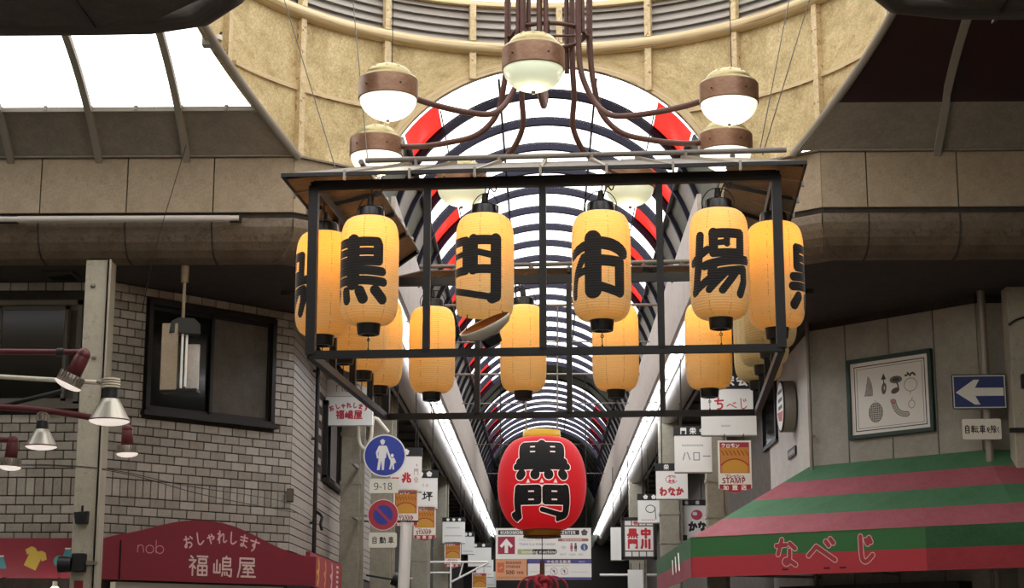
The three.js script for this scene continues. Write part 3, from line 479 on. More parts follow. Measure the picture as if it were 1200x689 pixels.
// ------------------------------------------------------------------ globe lamps on bent pipes
{
  const t = thing('lamp_cluster', 'bundle of brown bent steel pipes with hoops carrying seven globe lamps over the crossing', 'chandelier', V(0.06, 6.05, 15.25));
  const spots = [[-0.072, 13.19, false], [-1.318, 13.93, true], [1.608, 14.1, true], [-1.588, 15.66, true], [1.732, 15.58, true], [-0.83, 16.85, false], [0.89, 16.88, false]];
  const names = ['pale globe lamp with copper band hanging nearest, in front of the pipe bundle', 'bright globe lamp with copper band at the upper left, over the 黒 lantern', 'bright globe lamp with copper band at the upper right, above the roof corner', 'globe lamp half hidden behind the left end of the tin roof', 'globe lamp half hidden behind the right end of the tin roof', 'pale globe lamp bowl showing under the roof edge above the 門 lantern', 'pale globe lamp bowl showing under the roof edge beside the 市 lantern'];
  const C = new THREE.Vector3(0, 0, 0), hub = 0.39;
  spots.forEach(([x, f, lit], i) => {
    const e = V(x, 0.24, f).sub(V(0.06, 0, 15.25)), a = Math.atan2(e.x, e.z), d = new THREE.Vector3(Math.sin(a), 0, Math.cos(a)), L = Math.hypot(e.x, e.z) - 0.2;
    const at = (r, y) => d.clone().multiplyScalar(r).setY(y), side = new THREE.Vector3(d.z, 0, -d.x).multiplyScalar(0.06 * (i % 2 ? 1 : -1));
    for (const q of i < 1 ? [0] : [0]) mesh('pipe', tube([at(hub, 4.1).add(side), at(hub, 2).add(side), at(hub, 1.0).add(side), at(hub + 0.03, 0.72).add(side), at(hub + 0.12, 0.46), at(hub + 0.3, 0.29), at(hub + 0.6, 0.23), at(L - 0.2, 0.215), at(L + 0.0, 0.235)], 0.027, 90, 12), M.pipe, t);
    mesh('stub', rod(at(hub, 4.1), at(hub, 0.95 + 0.1 * (i % 3)), 0.024, 10), M.pipe, t);
  });
  for (const y of [1.2, 3.0]) { mesh('hoop', new THREE.TorusGeometry(hub - 0.05, 0.02, 10, 60).rotateX(Math.PI / 2).translate(0, y, 0), M.pipe, t); mesh('cross_bar', merge([rod(new THREE.Vector3(-hub, y, 0), new THREE.Vector3(hub, y, 0), 0.012), rod(new THREE.Vector3(0, y, -hub), new THREE.Vector3(0, y, hub), 0.012)]), M.pipe, t); }
  // globes
  const band = lathe([[0.235, -0.085], [0.252, -0.09], [0.256, -0.08], [0.256, 0.075], [0.25, 0.085], [0.235, 0.085]], 48), bowl = lathe(Array.from({ length: 20 }, (_, k) => { const q = k / 19 * Math.PI / 2; return [0.244 * Math.sin(q) + 0.0001, -0.08 - 0.19 * Math.cos(q)]; }), 48);
  const cap = lathe([[0.246, 0.083], [0.24, 0.1], ...Array.from({ length: 12 }, (_, k) => { const q = k / 11 * Math.PI / 2; return [0.205 * Math.cos(q) + 0.001, 0.105 + 0.12 * Math.sin(q)]; })], 48);
  const studs = merge(Array.from({ length: 10 }, (_, k) => rbox(0.014, 0.008, 0.06, 0.003).rotateX(0.62).translate(0, 0.187, 0.15).rotateY(k * Math.PI / 5)));
  const screws = [-0.7, 0.5, 2.2].map((q) => cyl(0.008, 0.008, 0.012, 0, 0, 0, 8).rotateX(Math.PI / 2).translate(0, -0.01, 0.257).rotateY(q));
  spots.forEach(([x, f, lit], i) => {
    const g = thing('globe_lamp', names[i], 'lamp', V(x, 6.285, f), 0, 'globe lamps over the crossing');
    mesh('band', band, M.copper, g); mesh('glass_bowl', bowl, lit ? M.bowlLit : M.bowlDim, g, lit ? 'brightly lit opal bowl' : 'dim pale green opal bowl');
    const c = mesh('cap', cap, M.brass, g); mesh('clip_ring', studs, M.brass, c);
    each('screw', screws, M.wire, g); mesh('finial', cyl(0.018, 0.014, 0.03, 0, -0.28, 0, 12), M.wire, g);
    if (i < 3) mesh('suspension_wire', rod(new THREE.Vector3(0.03, 0.2, 0), new THREE.Vector3(0.03, 2.7, 0), 0.004, 6), M.wire, g);
    const l = new THREE.PointLight(0xfff2d8, lit ? GLOBE : GLOBE * 0.4, 0, 2); l.name = 'globe_glow'; l.position.set(0, -0.33, 0); l.shadow.radius = 6; g.add(l);
  });
}

// ------------------------------------------------------------------ left corner building in pale tiles
const tileGeo = [0, 1, 2].map((k) => rbox(0.188, 0.088, 0.03, 0.005).translate(0, 0, k * 0.0015));
const headGeo = rbox(0.088, 0.188, 0.03, 0.005);
const longTile = rbox(0.588, 0.088, 0.03, 0.005);
function tileWall(name, a, b, y0, holes, soldier, opt = {}) {
  const [g, L] = along(name, a, b), st = opt.long ? 0.6 : 0.2;
  const outer = [[0, 0], [L, 0], [L, Y_SOFFIT], [0, Y_SOFFIT]], s = new THREE.Shape(outer.map((p) => new THREE.Vector2(...p)));
  for (const [x0, yy0, x1, yy1] of holes) s.holes.push(new THREE.Path([[x0, yy0], [x0, yy1], [x1, yy1], [x1, yy0]].map((p) => new THREE.Vector2(...p))));
  mesh('mortar_wall', new THREE.ExtrudeGeometry(s, { depth: 0.2, bevelEnabled: false }).translate(0, 0, -0.205), M.mortar, g);
  const inHole = (x, y, w, h) => holes.some(([x0, yy0, x1, yy1]) => x + w / 2 > x0 - 0.02 && x - w / 2 < x1 + 0.02 && y + h / 2 > yy0 - 0.02 && y - h / 2 < yy1 + 0.02);
  const rest = [];
  let r = 0;
  for (let y = y0; y < Y_SOFFIT - 0.02; y += 0.1, r++) {
    const inSol = y > soldier - 0.05 && y < soldier + 0.15;
    if (inSol) { if (Math.abs(y - soldier) < 0.05) for (let x = 0.05; x < L - 0.03 && x < (opt.max ?? 99); x += 0.1) opt.long ? rest.push(headGeo.clone().translate(x, y + 0.05, 0)) : mesh('brick', headGeo, brickMats[Math.floor(rnd() * 4)], g).position.set(x, y + 0.05, (rnd() - 0.5) * 0.002); continue; }
    for (let x = (r % 2 ? 0 : st / 2); x < L + st / 4 && x < (opt.max ?? 99); x += st) {
      const x0 = Math.max(0.003, x - st / 2 + 0.006), x1 = Math.min(L - 0.003, x + st / 2 - 0.006), w = x1 - x0, cx = (x0 + x1) / 2;
      if (w < 0.03 || inHole(cx, y, w, 0.09)) {
        if (w >= 0.03 && !opt.long) for (const [h0, , h1] of holes) for (const [p0, p1] of [[x0, Math.min(x1, h0 - 0.022)], [Math.max(x0, h1 + 0.022), x1]]) if (p1 - p0 > 0.03 && !inHole((p0 + p1) / 2, y, p1 - p0, 0.09)) mesh('brick', rbox(p1 - p0, 0.088, 0.03, 0.005), brickMats[Math.floor(rnd() * 4)], g).position.set((p0 + p1) / 2, y, 0);
        continue;
      }
      if (opt.long) { rest.push(rbox(w, 0.088, 0.03, 0.005, cx, y, 0)); continue; }
      const full = Math.abs(w - 0.188) < 0.002;
      mesh('brick', full ? tileGeo[Math.floor(rnd() * 3)] : rbox(w, 0.088, 0.03, 0.005), brickMats[Math.floor(rnd() * 4)], g).position.set(cx, y, 0);
    }
  }
  if (rest.length) { const m = mesh('brick_courses', merge(rest), brickMats[0], g); m.userData.kind = 'stuff'; }
  return g;
}
const LA = [-4.841, 18.722], LB = [-3.068, 20.605];
const wallA = tileWall('wall_left_front', [-9, 18.722], LA, 2.795, [[2.5, 4.23, 3.84, 5.43]], 3.295, {});
const wallB = tileWall('wall_left_corner', LA, LB, 2.795, [[0.46, 4.21, 2.285, 5.515]], 3.295);
const wallC = tileWall('wall_left_side', LB, [-3.068, 66], 2.795, [[3.0, 3.9, 4.9, 5.0]], 3.295, { long: true, max: 10 });
function sashWindow(g, n, x0, y0, x1, y1, panes, frameMat) {
  const w = new THREE.Group(); w.name = 'window_' + n; g.add(w);
  const fr = 0.055, parts = [box(x1 - x0, fr, 0.12, (x0 + x1) / 2, y0 + fr / 2, 0.0), box(x1 - x0, fr, 0.12, (x0 + x1) / 2, y1 - fr / 2, 0.0), box(fr, y1 - y0, 0.12, x0 + fr / 2, (y0 + y1) / 2, 0.0), box(fr, y1 - y0, 0.12, x1 - fr / 2, (y0 + y1) / 2, 0.0), box(x1 - x0 + 0.08, 0.05, 0.16, (x0 + x1) / 2, y0 - 0.005, 0.02)];
  mesh('window_frame', merge(parts), frameMat, w);
  for (const [a, b, m, z] of panes) { const X0 = x0 + (x1 - x0) * a, X1 = x0 + (x1 - x0) * b; mesh('sash', merge([box(0.04, y1 - y0 - 0.1, 0.03, X0 + 0.02, (y0 + y1) / 2, z + 0.01), box(0.04, y1 - y0 - 0.1, 0.03, X1 - 0.02, (y0 + y1) / 2, z + 0.01), box(X1 - X0, 0.045, 0.03, (X0 + X1) / 2, y0 + 0.075, z + 0.01), box(X1 - X0, 0.045, 0.03, (X0 + X1) / 2, y1 - 0.075, z + 0.01)]), frameMat === M.frameDark ? M.frameDark : M.steelSash, w); mesh('pane', box(X1 - X0 - 0.03, y1 - y0 - 0.1, 0.01, (X0 + X1) / 2, (y0 + y1) / 2, z), m, w); }
}
sashWindow(wallB, 2, 0.46, 4.21, 2.285, 5.515, [[0.02, 0.53, M.glassDark, -0.06], [0.5, 0.98, M.curtain, -0.03]], M.frameDark);
sashWindow(wallA, 1, 2.5, 4.23, 3.84, 5.43, [[0.02, 0.3, M.curtain, -0.06], [0.28, 0.87, M.glassDark, -0.03], [0.85, 0.98, M.curtain, -0.06]], M.steelSash);
sashWindow(wallC, 3, 3.0, 3.9, 4.9, 5.0, [[0.02, 0.5, M.glassDark, -0.05], [0.48, 0.98, M.curtain, -0.03]], M.frameDark);
mesh('shop_front', box(7.2, 2.2, 0.1, -8.2, 1.1, -18.75), M.shopDark, scene).userData = { kind: 'structure' };

// clothes shop sign: arched red board round the corner
{
  const d = new THREE.Vector3(0.6855, 0, -0.728), t = thing('shop_sign', 'long red arched shop sign lettered おしゃれします 福嶋屋 on the tiled corner', 'shop sign', V(-4.841 + 0.22 * 0.728, 2.33, 18.722 - 0.22 * 0.6855), wallB.rotation.y);
  const X0 = -0.19, X1 = 2.79, pts = [[X0, 0], [X1, 0], [X1, 0.345]];
  for (let k = 0; k <= 24; k++) { const x = X1 - (X1 - 0.09) * k / 24, q = (x - 1.24) / 1.16; pts.push([x, 0.345 + 0.34 * Math.max(0, 0.5 + 0.5 * Math.cos(Math.PI * Math.min(1, Math.abs(q) / 1.28))) + (x < 1.24 ? 0.105 * Math.min(1, (1.24 - x) / 1.15) * 1 : 0)]); }
  pts.push([X0, 0.42]);
  const W = 1490, H = 345, S = 500;   // 500 px to the metre
  const tex = board(W, H, (c) => {
    for (let i = 0; i < 1500; i++) { c.fillStyle = `rgba(60,6,14,${rnd() * 0.06})`; c.fillRect(rnd() * W, rnd() * H, 20 + rnd() * 30, 2 + rnd() * 3); }
    const X = (u) => (u - X0) * S, Y = (v) => H - v * S;
    c.strokeStyle = '#d98c9a'; c.lineWidth = 5; c.beginPath();   // slim "nob"
    let x = X(0.29), y = Y(0.3); c.moveTo(x, y - 40); c.lineTo(x, y); c.moveTo(x, y - 22); c.quadraticCurveTo(x + 4, y - 42, x + 24, y - 40); c.quadraticCurveTo(x + 38, y - 38, x + 38, y); c.stroke();
    c.beginPath(); c.ellipse(x + 78, y - 20, 25, 21, 0, 0, 7); c.stroke(); c.beginPath(); c.moveTo(x + 118, y - 70); c.lineTo(x + 118, y); c.stroke(); c.beginPath(); c.ellipse(x + 143, y - 20, 25, 21, 0, 0, 7); c.stroke();
    [...'おしゃれします'].forEach((ch, i) => { const q = (i - 3) / 3; c.save(); c.translate(X(1.41 + q * 0.46), Y(0.515 - 0.075 * q * q)); c.rotate(q * 0.22); strokes(c, G[ch], -36, -38, 72, 76, 9, '#dcb4b0'); c.restore(); });
    [...'福嶋屋'].forEach((ch, i) => { strokes(c, G[ch], X(0.96 + i * 0.335), Y(0.305), 138, 122, 18, '#3a1014'); strokes(c, G[ch], X(0.96 + i * 0.335), Y(0.305), 138, 122, 12, '#dcb8b2'); });
  }, '#7e2330');
  addPlate('board', t, pts, 0.06, tex, M.signRed);
  mesh('seam_strip', box(0.012, 0.42, 0.012, 0.07, 0.21, 0.066), M.black, t);
  mesh('bracket', merge([box(0.04, 0.04, 0.26, 0.3, 0.15, -0.12), box(0.04, 0.04, 0.26, 1.4, 0.3, -0.12), box(0.04, 0.04, 0.26, 2.4, 0.15, -0.12)]), M.steelBlack, t);
  const t2 = thing('sign_board', 'straight red sign board with a yellow shirt and teal skirt shapes on the tiled front', 'sign', V(-6.6, 2.34, 18.5));
  const tex2 = board(1600, 212, (c) => {   // 500 px to the metre, x from -1.6 to 1.6
    const X = (w) => (w + 6.68 + 1.6) * 500; const shirt = (x, y, s, col, rot) => { c.save(); c.translate(x, y); c.rotate(rot); c.fillStyle = col; c.beginPath(); for (const p of [[-40, -50], [-18, -50], [0, -38], [18, -50], [40, -50], [62, -22], [42, -2], [34, -12], [34, 52], [-34, 52], [-34, -12], [-42, -2], [-62, -22]]) c.lineTo(p[0] * s, p[1] * s); c.fill(); c.restore(); };
    const skirt = (x, y, col) => { c.fillStyle = col; c.beginPath(); c.moveTo(x - 14, y - 28); c.lineTo(x + 14, y - 28); c.lineTo(x + 34, y + 34); c.lineTo(x - 34, y + 34); c.fill(); c.fillStyle = '#d8d0c4'; c.fillRect(x - 16, y - 36, 32, 7); };
    shirt(X(-5.56), 108, 1.05, '#b49a3e', 0.42); skirt(X(-5.92), 128, '#3c7a80'); skirt(X(-5.2), 88, '#3c7a80'); c.fillStyle = '#4f8a86'; c.beginPath(); c.arc(X(-5.29), 122, 30, 0, 7); c.fill();
    shirt(X(-6.6), 108, 1.05, '#b49a3e', -0.3); skirt(X(-7.2), 118, '#3c7a80'); shirt(X(-8), 108, 1.05, '#4f8a86', 0.2);
  }, '#7a2130');
  addPlate('board', t2, rect(3.2, 0.425), 0.06, tex2, M.signRed); mesh('bracket', merge([box(0.04, 0.04, 0.28, -0.8, 0.2, -0.13), box(0.04, 0.04, 0.28, 0.8, 0.2, -0.13)]), M.steelBlack, t2);
  const t3 = thing('side_sign', 'faded red sign band with yellow flame-like strokes on the tiled side wall', 'sign', V(-2.86, 2.34, 22.3), Math.PI / 2);
  addPlate('board', t3, rect(3.3, 0.4), 0.05, board(1024, 128, (c) => { for (let i = 0; i < 3; i++) { c.strokeStyle = ['#d9a23a', '#d98a3a', '#e8c8b8'][i]; c.lineWidth = 26; c.lineCap = 'round'; c.beginPath(); c.moveTo(250 + i * 210, 22); c.quadraticCurveTo(300 + i * 210, 55, 240 + i * 210, 68); c.quadraticCurveTo(290 + i * 210, 85, 235 + i * 210, 112); c.stroke(); } c.fillStyle = '#efd9cc'; for (let i = 0; i < 5; i++) c.fillRect(830, 14 + i * 21, 70, 10); }, '#a3333c'), M.signRed);
  mesh('bracket', merge([box(0.04, 0.04, 0.22, -1.2, 0.2, -0.1), box(0.04, 0.04, 0.22, 1.2, 0.2, -0.1)]), M.steelBlack, t3);
  const w = thing('shop_lintel', 'white lintel board of the clothes shop under the arched red sign', 'lintel', V(-4.841, 1.6, 18.722), wallB.rotation.y); mesh('board', box(2.3, 0.7, 0.1, 1.25, 0.36, 0.12), M.shopPale, w); mesh('bracket', box(0.1, 0.1, 0.12, 1.25, 0.3, 0.05), M.steelBlack, w);
  for (const [x, y, f] of [[-5.95, 2.21, 17.9], [-5.79, 2.19, 17.9], [-5.2, 2.2, 18.3]]) {
    const b = thing('shop_bulb', x < -5.9 ? 'white globe bulb at the frame edge under the red sign board' : x < -5.5 ? 'white globe bulb under the yellow shirt of the red sign board' : 'white globe bulb under the red sign board beside the post', 'bulb', V(x, y, f), 0, 'bulbs under the red sign board');
    mesh('glass', new THREE.SphereGeometry(0.055, 20, 14), std({ color: 0xffffff, emissive: 0xfff0e0, emissiveIntensity: 1.5 }), b); mesh('socket', cyl(0.025, 0.03, 0.06, 0, 0.07, 0, 14), M.ivory, b); mesh('stem', rod(new THREE.Vector3(0, 0.08, 0), new THREE.Vector3(0, 0.16, -(18.5 - f) ), 0.008), M.wire, b);
    const l = new THREE.PointLight(0xfff0e0, 0.25, 0, 2); l.name = 'bulb_glow'; l.position.set(0, 0, 0); l.shadow.radius = 2.5; b.add(l);
  }
}
// steel post in front of the corner, with its fittings
{
  const t = thing('street_post', 'tall cream box-section steel post standing in front of the tiled corner', 'post', V(-4.745, 0, 17.75));
  mesh('shaft', rbox(0.235, Y_SOFFIT, 0.24, 0.012, 0, Y_SOFFIT / 2, 0), M.postPaint, t); mesh('flange', merge([box(0.02, Y_SOFFIT, 0.3, 0.13, Y_SOFFIT / 2, 0), box(0.045, Y_SOFFIT, 0.02, 0.14, Y_SOFFIT / 2, 0.14)]), M.postPaint, t);
  mesh('bolt', merge([[-0.03, 5.37], [0.02, 4.6]].map(([x, y]) => new THREE.SphereGeometry(0.026, 12, 8).translate(x, y, 0.13))), M.silverDull, t);
  mesh('base_plate', box(0.4, 0.04, 0.4, 0, 0.02, 0), M.postPaint, t); mesh('number_plate', rbox(0.09, 0.16, 0.012, 0.004, -0.02, 2.2, 0.126), M.signRed, t);
  const s = thing('floodlight', 'small black floodlight with round lens clamped low on the cream post', 'floodlight', V(-4.745, 2.4, 17.55));
  mesh('housing', rbox(0.13, 0.19, 0.14, 0.015, -0.01, 0.06, -0.01), M.black, s); const h = mesh('lens_hood', cyl(0.085, 0.075, 0.13, 0, 0, 0, 24).rotateZ(Math.PI / 2), M.black, s); h.position.set(-0.14, 0.04, 0.02); mesh('clamp', box(0.3, 0.04, 0.05, 0.02, 0.06, -0.06), M.silverDull, s);
  const k = thing('wall_bracket', 'black wedge-shaped bracket box on the front of the cream post', 'bracket', V(-4.76, 2.86, 17.6)); mesh('wedge', extrude([[-0.07, 0.11], [-0.05, 0], [0.06, 0], [0.065, 0.12]], 0.09, 0.004).translate(0, 0, -0.04), M.black, k); mesh('hook', cyl(0.012, 0.012, 0.07, 0, 0.15, 0, 10), M.black, k);
}
// display lamps on arms reaching in from the left
{
  const mast = thing('lamp_mast', 'dark mast with red and white pipe arms reaching in from the left for display lamps', 'lamp stand', V(-6.6, 0, 15.5));
  mesh('mast', cyl(0.05, 0.05, 4.6, 0, 2.3, 0, 16), M.lampRed, mast); mesh('foot', cyl(0.25, 0.3, 0.06, 0, 0.03, 0, 24), M.black, mast);
  const P = (x, y, f) => new THREE.Vector3(x + 6.6, y, 15.5 - f);
  mesh('red_arm', rod(P(-6.6, 4.31, 15.5), P(-4.3, 4.285, 15.5), 0.028), M.lampRed, mast); mesh('collar', rod(P(-4.5, 4.287, 15.5), P(-4.44, 4.287, 15.5), 0.04), M.black, mast);
  mesh('white_arm', rod(P(-6.6, 4.17, 15.6), P(-4.1, 4.015, 15.6), 0.022), M.ivory, mast);
  mesh('low_arm', tube([P(-6.6, 3.85, 15.5), P(-5.0, 3.775, 15.5), P(-4.6, 3.745, 15.5), P(-4.0, 3.655, 15.5)], 0.03, 40, 10), M.lampRed, mast); mesh('cross_arm', rod(P(-6.6, 3.4, 15.55), P(-4.45, 3.93, 15.55), 0.022), M.black, mast); mesh('lower_arm', rod(P(-6.6, 3.53, 15.5), P(-4.86, 3.47, 15.5), 0.026), M.lampRed, mast);
  function parLamp(label, x, y, f, tilt, s = 1) {
    const t = thing('spot_lamp', label, 'lamp', V(x, y, f), 0, 'red spot lamps on the left'); const h = new THREE.Group(); h.name = 'head'; h.rotation.z = tilt; t.add(h);
    mesh('sleeve', lathe([[0, 0], [0.05, -0.002], [0.066, -0.02], [0.07, -0.08], [0.074, -0.2], [0, -0.2]], 28).scale(s, s, s), M.lampRed, h);
    mesh('cooling_fins', merge([lathe([[0.05, -0.19], [0.085, -0.21], [0.125, -0.3], [0.05, -0.3]], 28), ...Array.from({ length: 20 }, (_, k) => box(0.012, 0.1, 0.02, 0, -0.25, 0.112).rotateY(k * Math.PI / 10))]).scale(s, s, s), M.silverDull, h);
    mesh('lens', new THREE.SphereGeometry(0.13, 28, 10, 0, Math.PI * 2, Math.PI / 2, Math.PI / 2).scale(1, 0.35, 1).translate(0, -0.3, 0).scale(s, s, s), M.lens, h);
    mesh('elbow', new THREE.SphereGeometry(0.066 * s, 18, 12), M.lampRed, t);
  }
  parLamp('dark red spot lamp at the end of the top red arm, tilted to the left', -4.255, 4.26, 15.5, R(-25), 1);
  parLamp('small dark red spot lamp at the far left edge, on the lowest arm', -4.865, 3.46, 15.5, R(-3), 0.78);
  parLamp('small dark red spot lamp hanging behind the bell lamp, in front of the tiles', -3.875, 3.6, 15.75, R(2), 0.76);
  function bell(label, x, y, f, s, ribbed) {
    const t = thing('bell_lamp', label, 'lamp', V(x, y, f), 0, 'silver bell lamps on the left');
    mesh('reflector', lathe([[0.055, 0.21], [0.085, 0.2], [0.11, 0.15], [0.185, 0.012], [0.195, 0], [0.188, 0], [0.1, 0.14], [0.05, 0.2]], 40).scale(s, s, s), M.lampSilver, t);
    mesh('rim', new THREE.TorusGeometry(0.193 * s, 0.006, 8, 48).rotateX(Math.PI / 2), M.lampRed, t);
    mesh('lens', new THREE.SphereGeometry(0.19 * s, 28, 10, 0, Math.PI * 2, Math.PI / 2, Math.PI / 2).scale(1, 0.25, 1), M.lens, t);
    mesh('socket', cyl(0.07, 0.075, 0.1, 0, 0.25, 0, 20).scale(s, s, s), M.black, t);
    if (ribbed) mesh('heat_sink', merge([0, 1, 2, 3].map((k) => cyl(0.085, 0.085, 0.014, 0, 0.315 + k * 0.024, 0, 24)).concat([cyl(0.06, 0.06, 0.1, 0, 0.35, 0, 16)])).scale(s, s, s), M.ivory, t);
    else mesh('yoke', merge([new THREE.TorusGeometry(0.07, 0.014, 8, 24).translate(0, 0.34, 0.02), cyl(0.03, 0.03, 0.1, 0, 0.36, 0, 12)]).scale(s, s, s), M.silverDull, t);
    mesh('stem', rod(new THREE.Vector3(-0.02, ribbed ? 0.33 : 0.3 * s, 0), new THREE.Vector3(ribbed ? -0.13 : 0, ribbed ? 0.365 : 0.45 * s, 0), 0.02), M.silverDull, t);
  }
  bell('large silver bell lamp with a ribbed ivory top in front of the cream post', -3.985, 3.65, 15.5, 0.98, true);
  bell('smaller silver bell lamp with a round yoke under the crossing of the red arms', -4.6, 3.415, 15.5, 0.76, false);
}
// boxed lamp on a rod under the soffit, conduit, vent, wires
{
  const t = thing('hanging_sign_light', 'unlit boxed fluorescent light with tan end panels hanging on a rod before the dark window', 'light', V(-3.87, 4.28, 17.95));
  mesh('rod', cyl(0.018, 0.018, 0.6, 0, 1.07, 0, 12), M.fascia, t); mesh('rod_cup', cyl(0.045, 0.04, 0.19, 0, 1.285, 0, 16), M.fascia, t);
  mesh('hood', extrude([[-0.15, 0], [0.17, 0], [0.165, 0.1], [0.1, 0.16], [-0.06, 0.16], [-0.13, 0.12]], 0.16, 0.006).rotateY(0.35).translate(-0.02, 0.62, -0.06), M.steelBlack, t);
  mesh('end_panel', rbox(0.17, 0.72, 0.06, 0.01, -0.11, 0.36, 0.1), M.fascia, t); mesh('back_panel', rbox(0.14, 0.5, 0.05, 0.01, 0.11, 0.27, -0.06), M.upstand, t);
  mesh('tube', merge([cyl(0.014, 0.014, 0.6, 0.015, 0.33, 0.06, 12), cyl(0.014, 0.014, 0.56, 0.055, 0.33, 0.03, 12)]), M.signWhite, t); mesh('bottom_tray', rbox(0.4, 0.04, 0.2, 0.008, 0, 0.0, 0.02), M.steelBlack, t);
  const c = thing('conduit', 'pale straight conduit tube clipped along the top of the left gutter', 'pipe', V(-5.4, 6.04, 17.4)); mesh('tube', rod(new THREE.Vector3(-4, 0, 0), new THREE.Vector3(2.2, 0, 0), 0.035, 14), M.upstand, c); mesh('clip', merge([box(0.2, 0.075, 0.06, -0.25, 0, -0.01), box(0.12, 0.07, 0.06, 2.16, 0, -0.01)]), M.steelBlack, c);
  mesh('hanging_wire', tube([V(1.65, 0.75, -0.2), V(1.35, -0.38, -0.12), V(1.2, -1.0, 0.05)], 0.004, 30, 6), M.wire, c);
  const v = thing('ceiling_vent', 'small square louvred vent in the dark soffit left of the post', 'vent', V(-5.3, 5.6, 18.25)); mesh('frame', box(0.34, 0.04, 0.34, 0, 0.03, 0), M.soffit, v); mesh('slat', merge([0, 1, 2, 3, 4].map((k) => box(0.28, 0.02, 0.02, 0, 0.0, -0.12 + k * 0.06))), M.steelBlack, v);
  const f = thing('floodlight', 'small grey twin floodlight on the sloping edge trim beside the left skylight', 'floodlight', V(-3.3, 7.58, 16.25)); mesh('head', rbox(0.11, 0.12, 0.1, 0.012, -0.06, 0, 0.02), M.signGrey, f); mesh('lens_ring', cyl(0.06, 0.06, 0.05, 0.03, 0.02, 0.05, 20).rotateX(0), M.porcelain, f); mesh('arm', rod(new THREE.Vector3(0, 0, 0), new THREE.Vector3(0.06, 0.12, -0.05), 0.012), M.steelBlack, f);
  const wires = [['thin dark wire sagging across the tiled corner from the post', [[-7, 3.46, 17.6], [-4.7, 3.44, 17.58], [-3.9, 3.33, 18.4], [-3.06, 3.3, 20.3], [-2.9, 3.2, 22]]], ['second thin dark wire sagging across the tiled corner below the first', [[-7, 3.41, 17.6], [-4.7, 3.43, 17.58], [-3.7, 3.24, 18.6], [-2.95, 3.19, 20.5]]]];
  for (const [label, p] of wires) { const w = thing('wire', label, 'wire', V(...p[0])); const o = V(...p[0]); mesh('strand', tube(p.map((q) => V(...q).sub(o)), 0.004, 40, 6), M.wire, w); }
  const b = thing('junction_box', 'small dark junction box on the corner of the tiled wall where wires end', 'box', V(-3.045, 3.32, 20.5)); mesh('case', rbox(0.08, 0.16, 0.08, 0.008, 0, 0.08, 0), M.steelBlack, b); mesh('lid', box(0.07, 0.14, 0.01, 0, 0.08, 0.045), M.steelSash, b);
  const p = thing('downpipe', 'thin dark drain pipe running down the tiled side wall', 'pipe', V(-2.985, 0, 22.3)); mesh('pipe', cyl(0.028, 0.028, Y_SOFFIT, 0, Y_SOFFIT / 2, 0, 12), M.frameDark, p); mesh('clip', merge([3.2, 4.3, 5.2].map((y) => box(0.08, 0.03, 0.06, -0.022, y, 0))), M.frameDark, p); mesh('bent_end', tube([new THREE.Vector3(0.02, 3.35, 0), new THREE.Vector3(0.1, 3.28, 0.05), new THREE.Vector3(0.09, 3.18, 0.08), new THREE.Vector3(0.11, 3.1, 0.08)], 0.02, 20, 8), M.black, p);
}

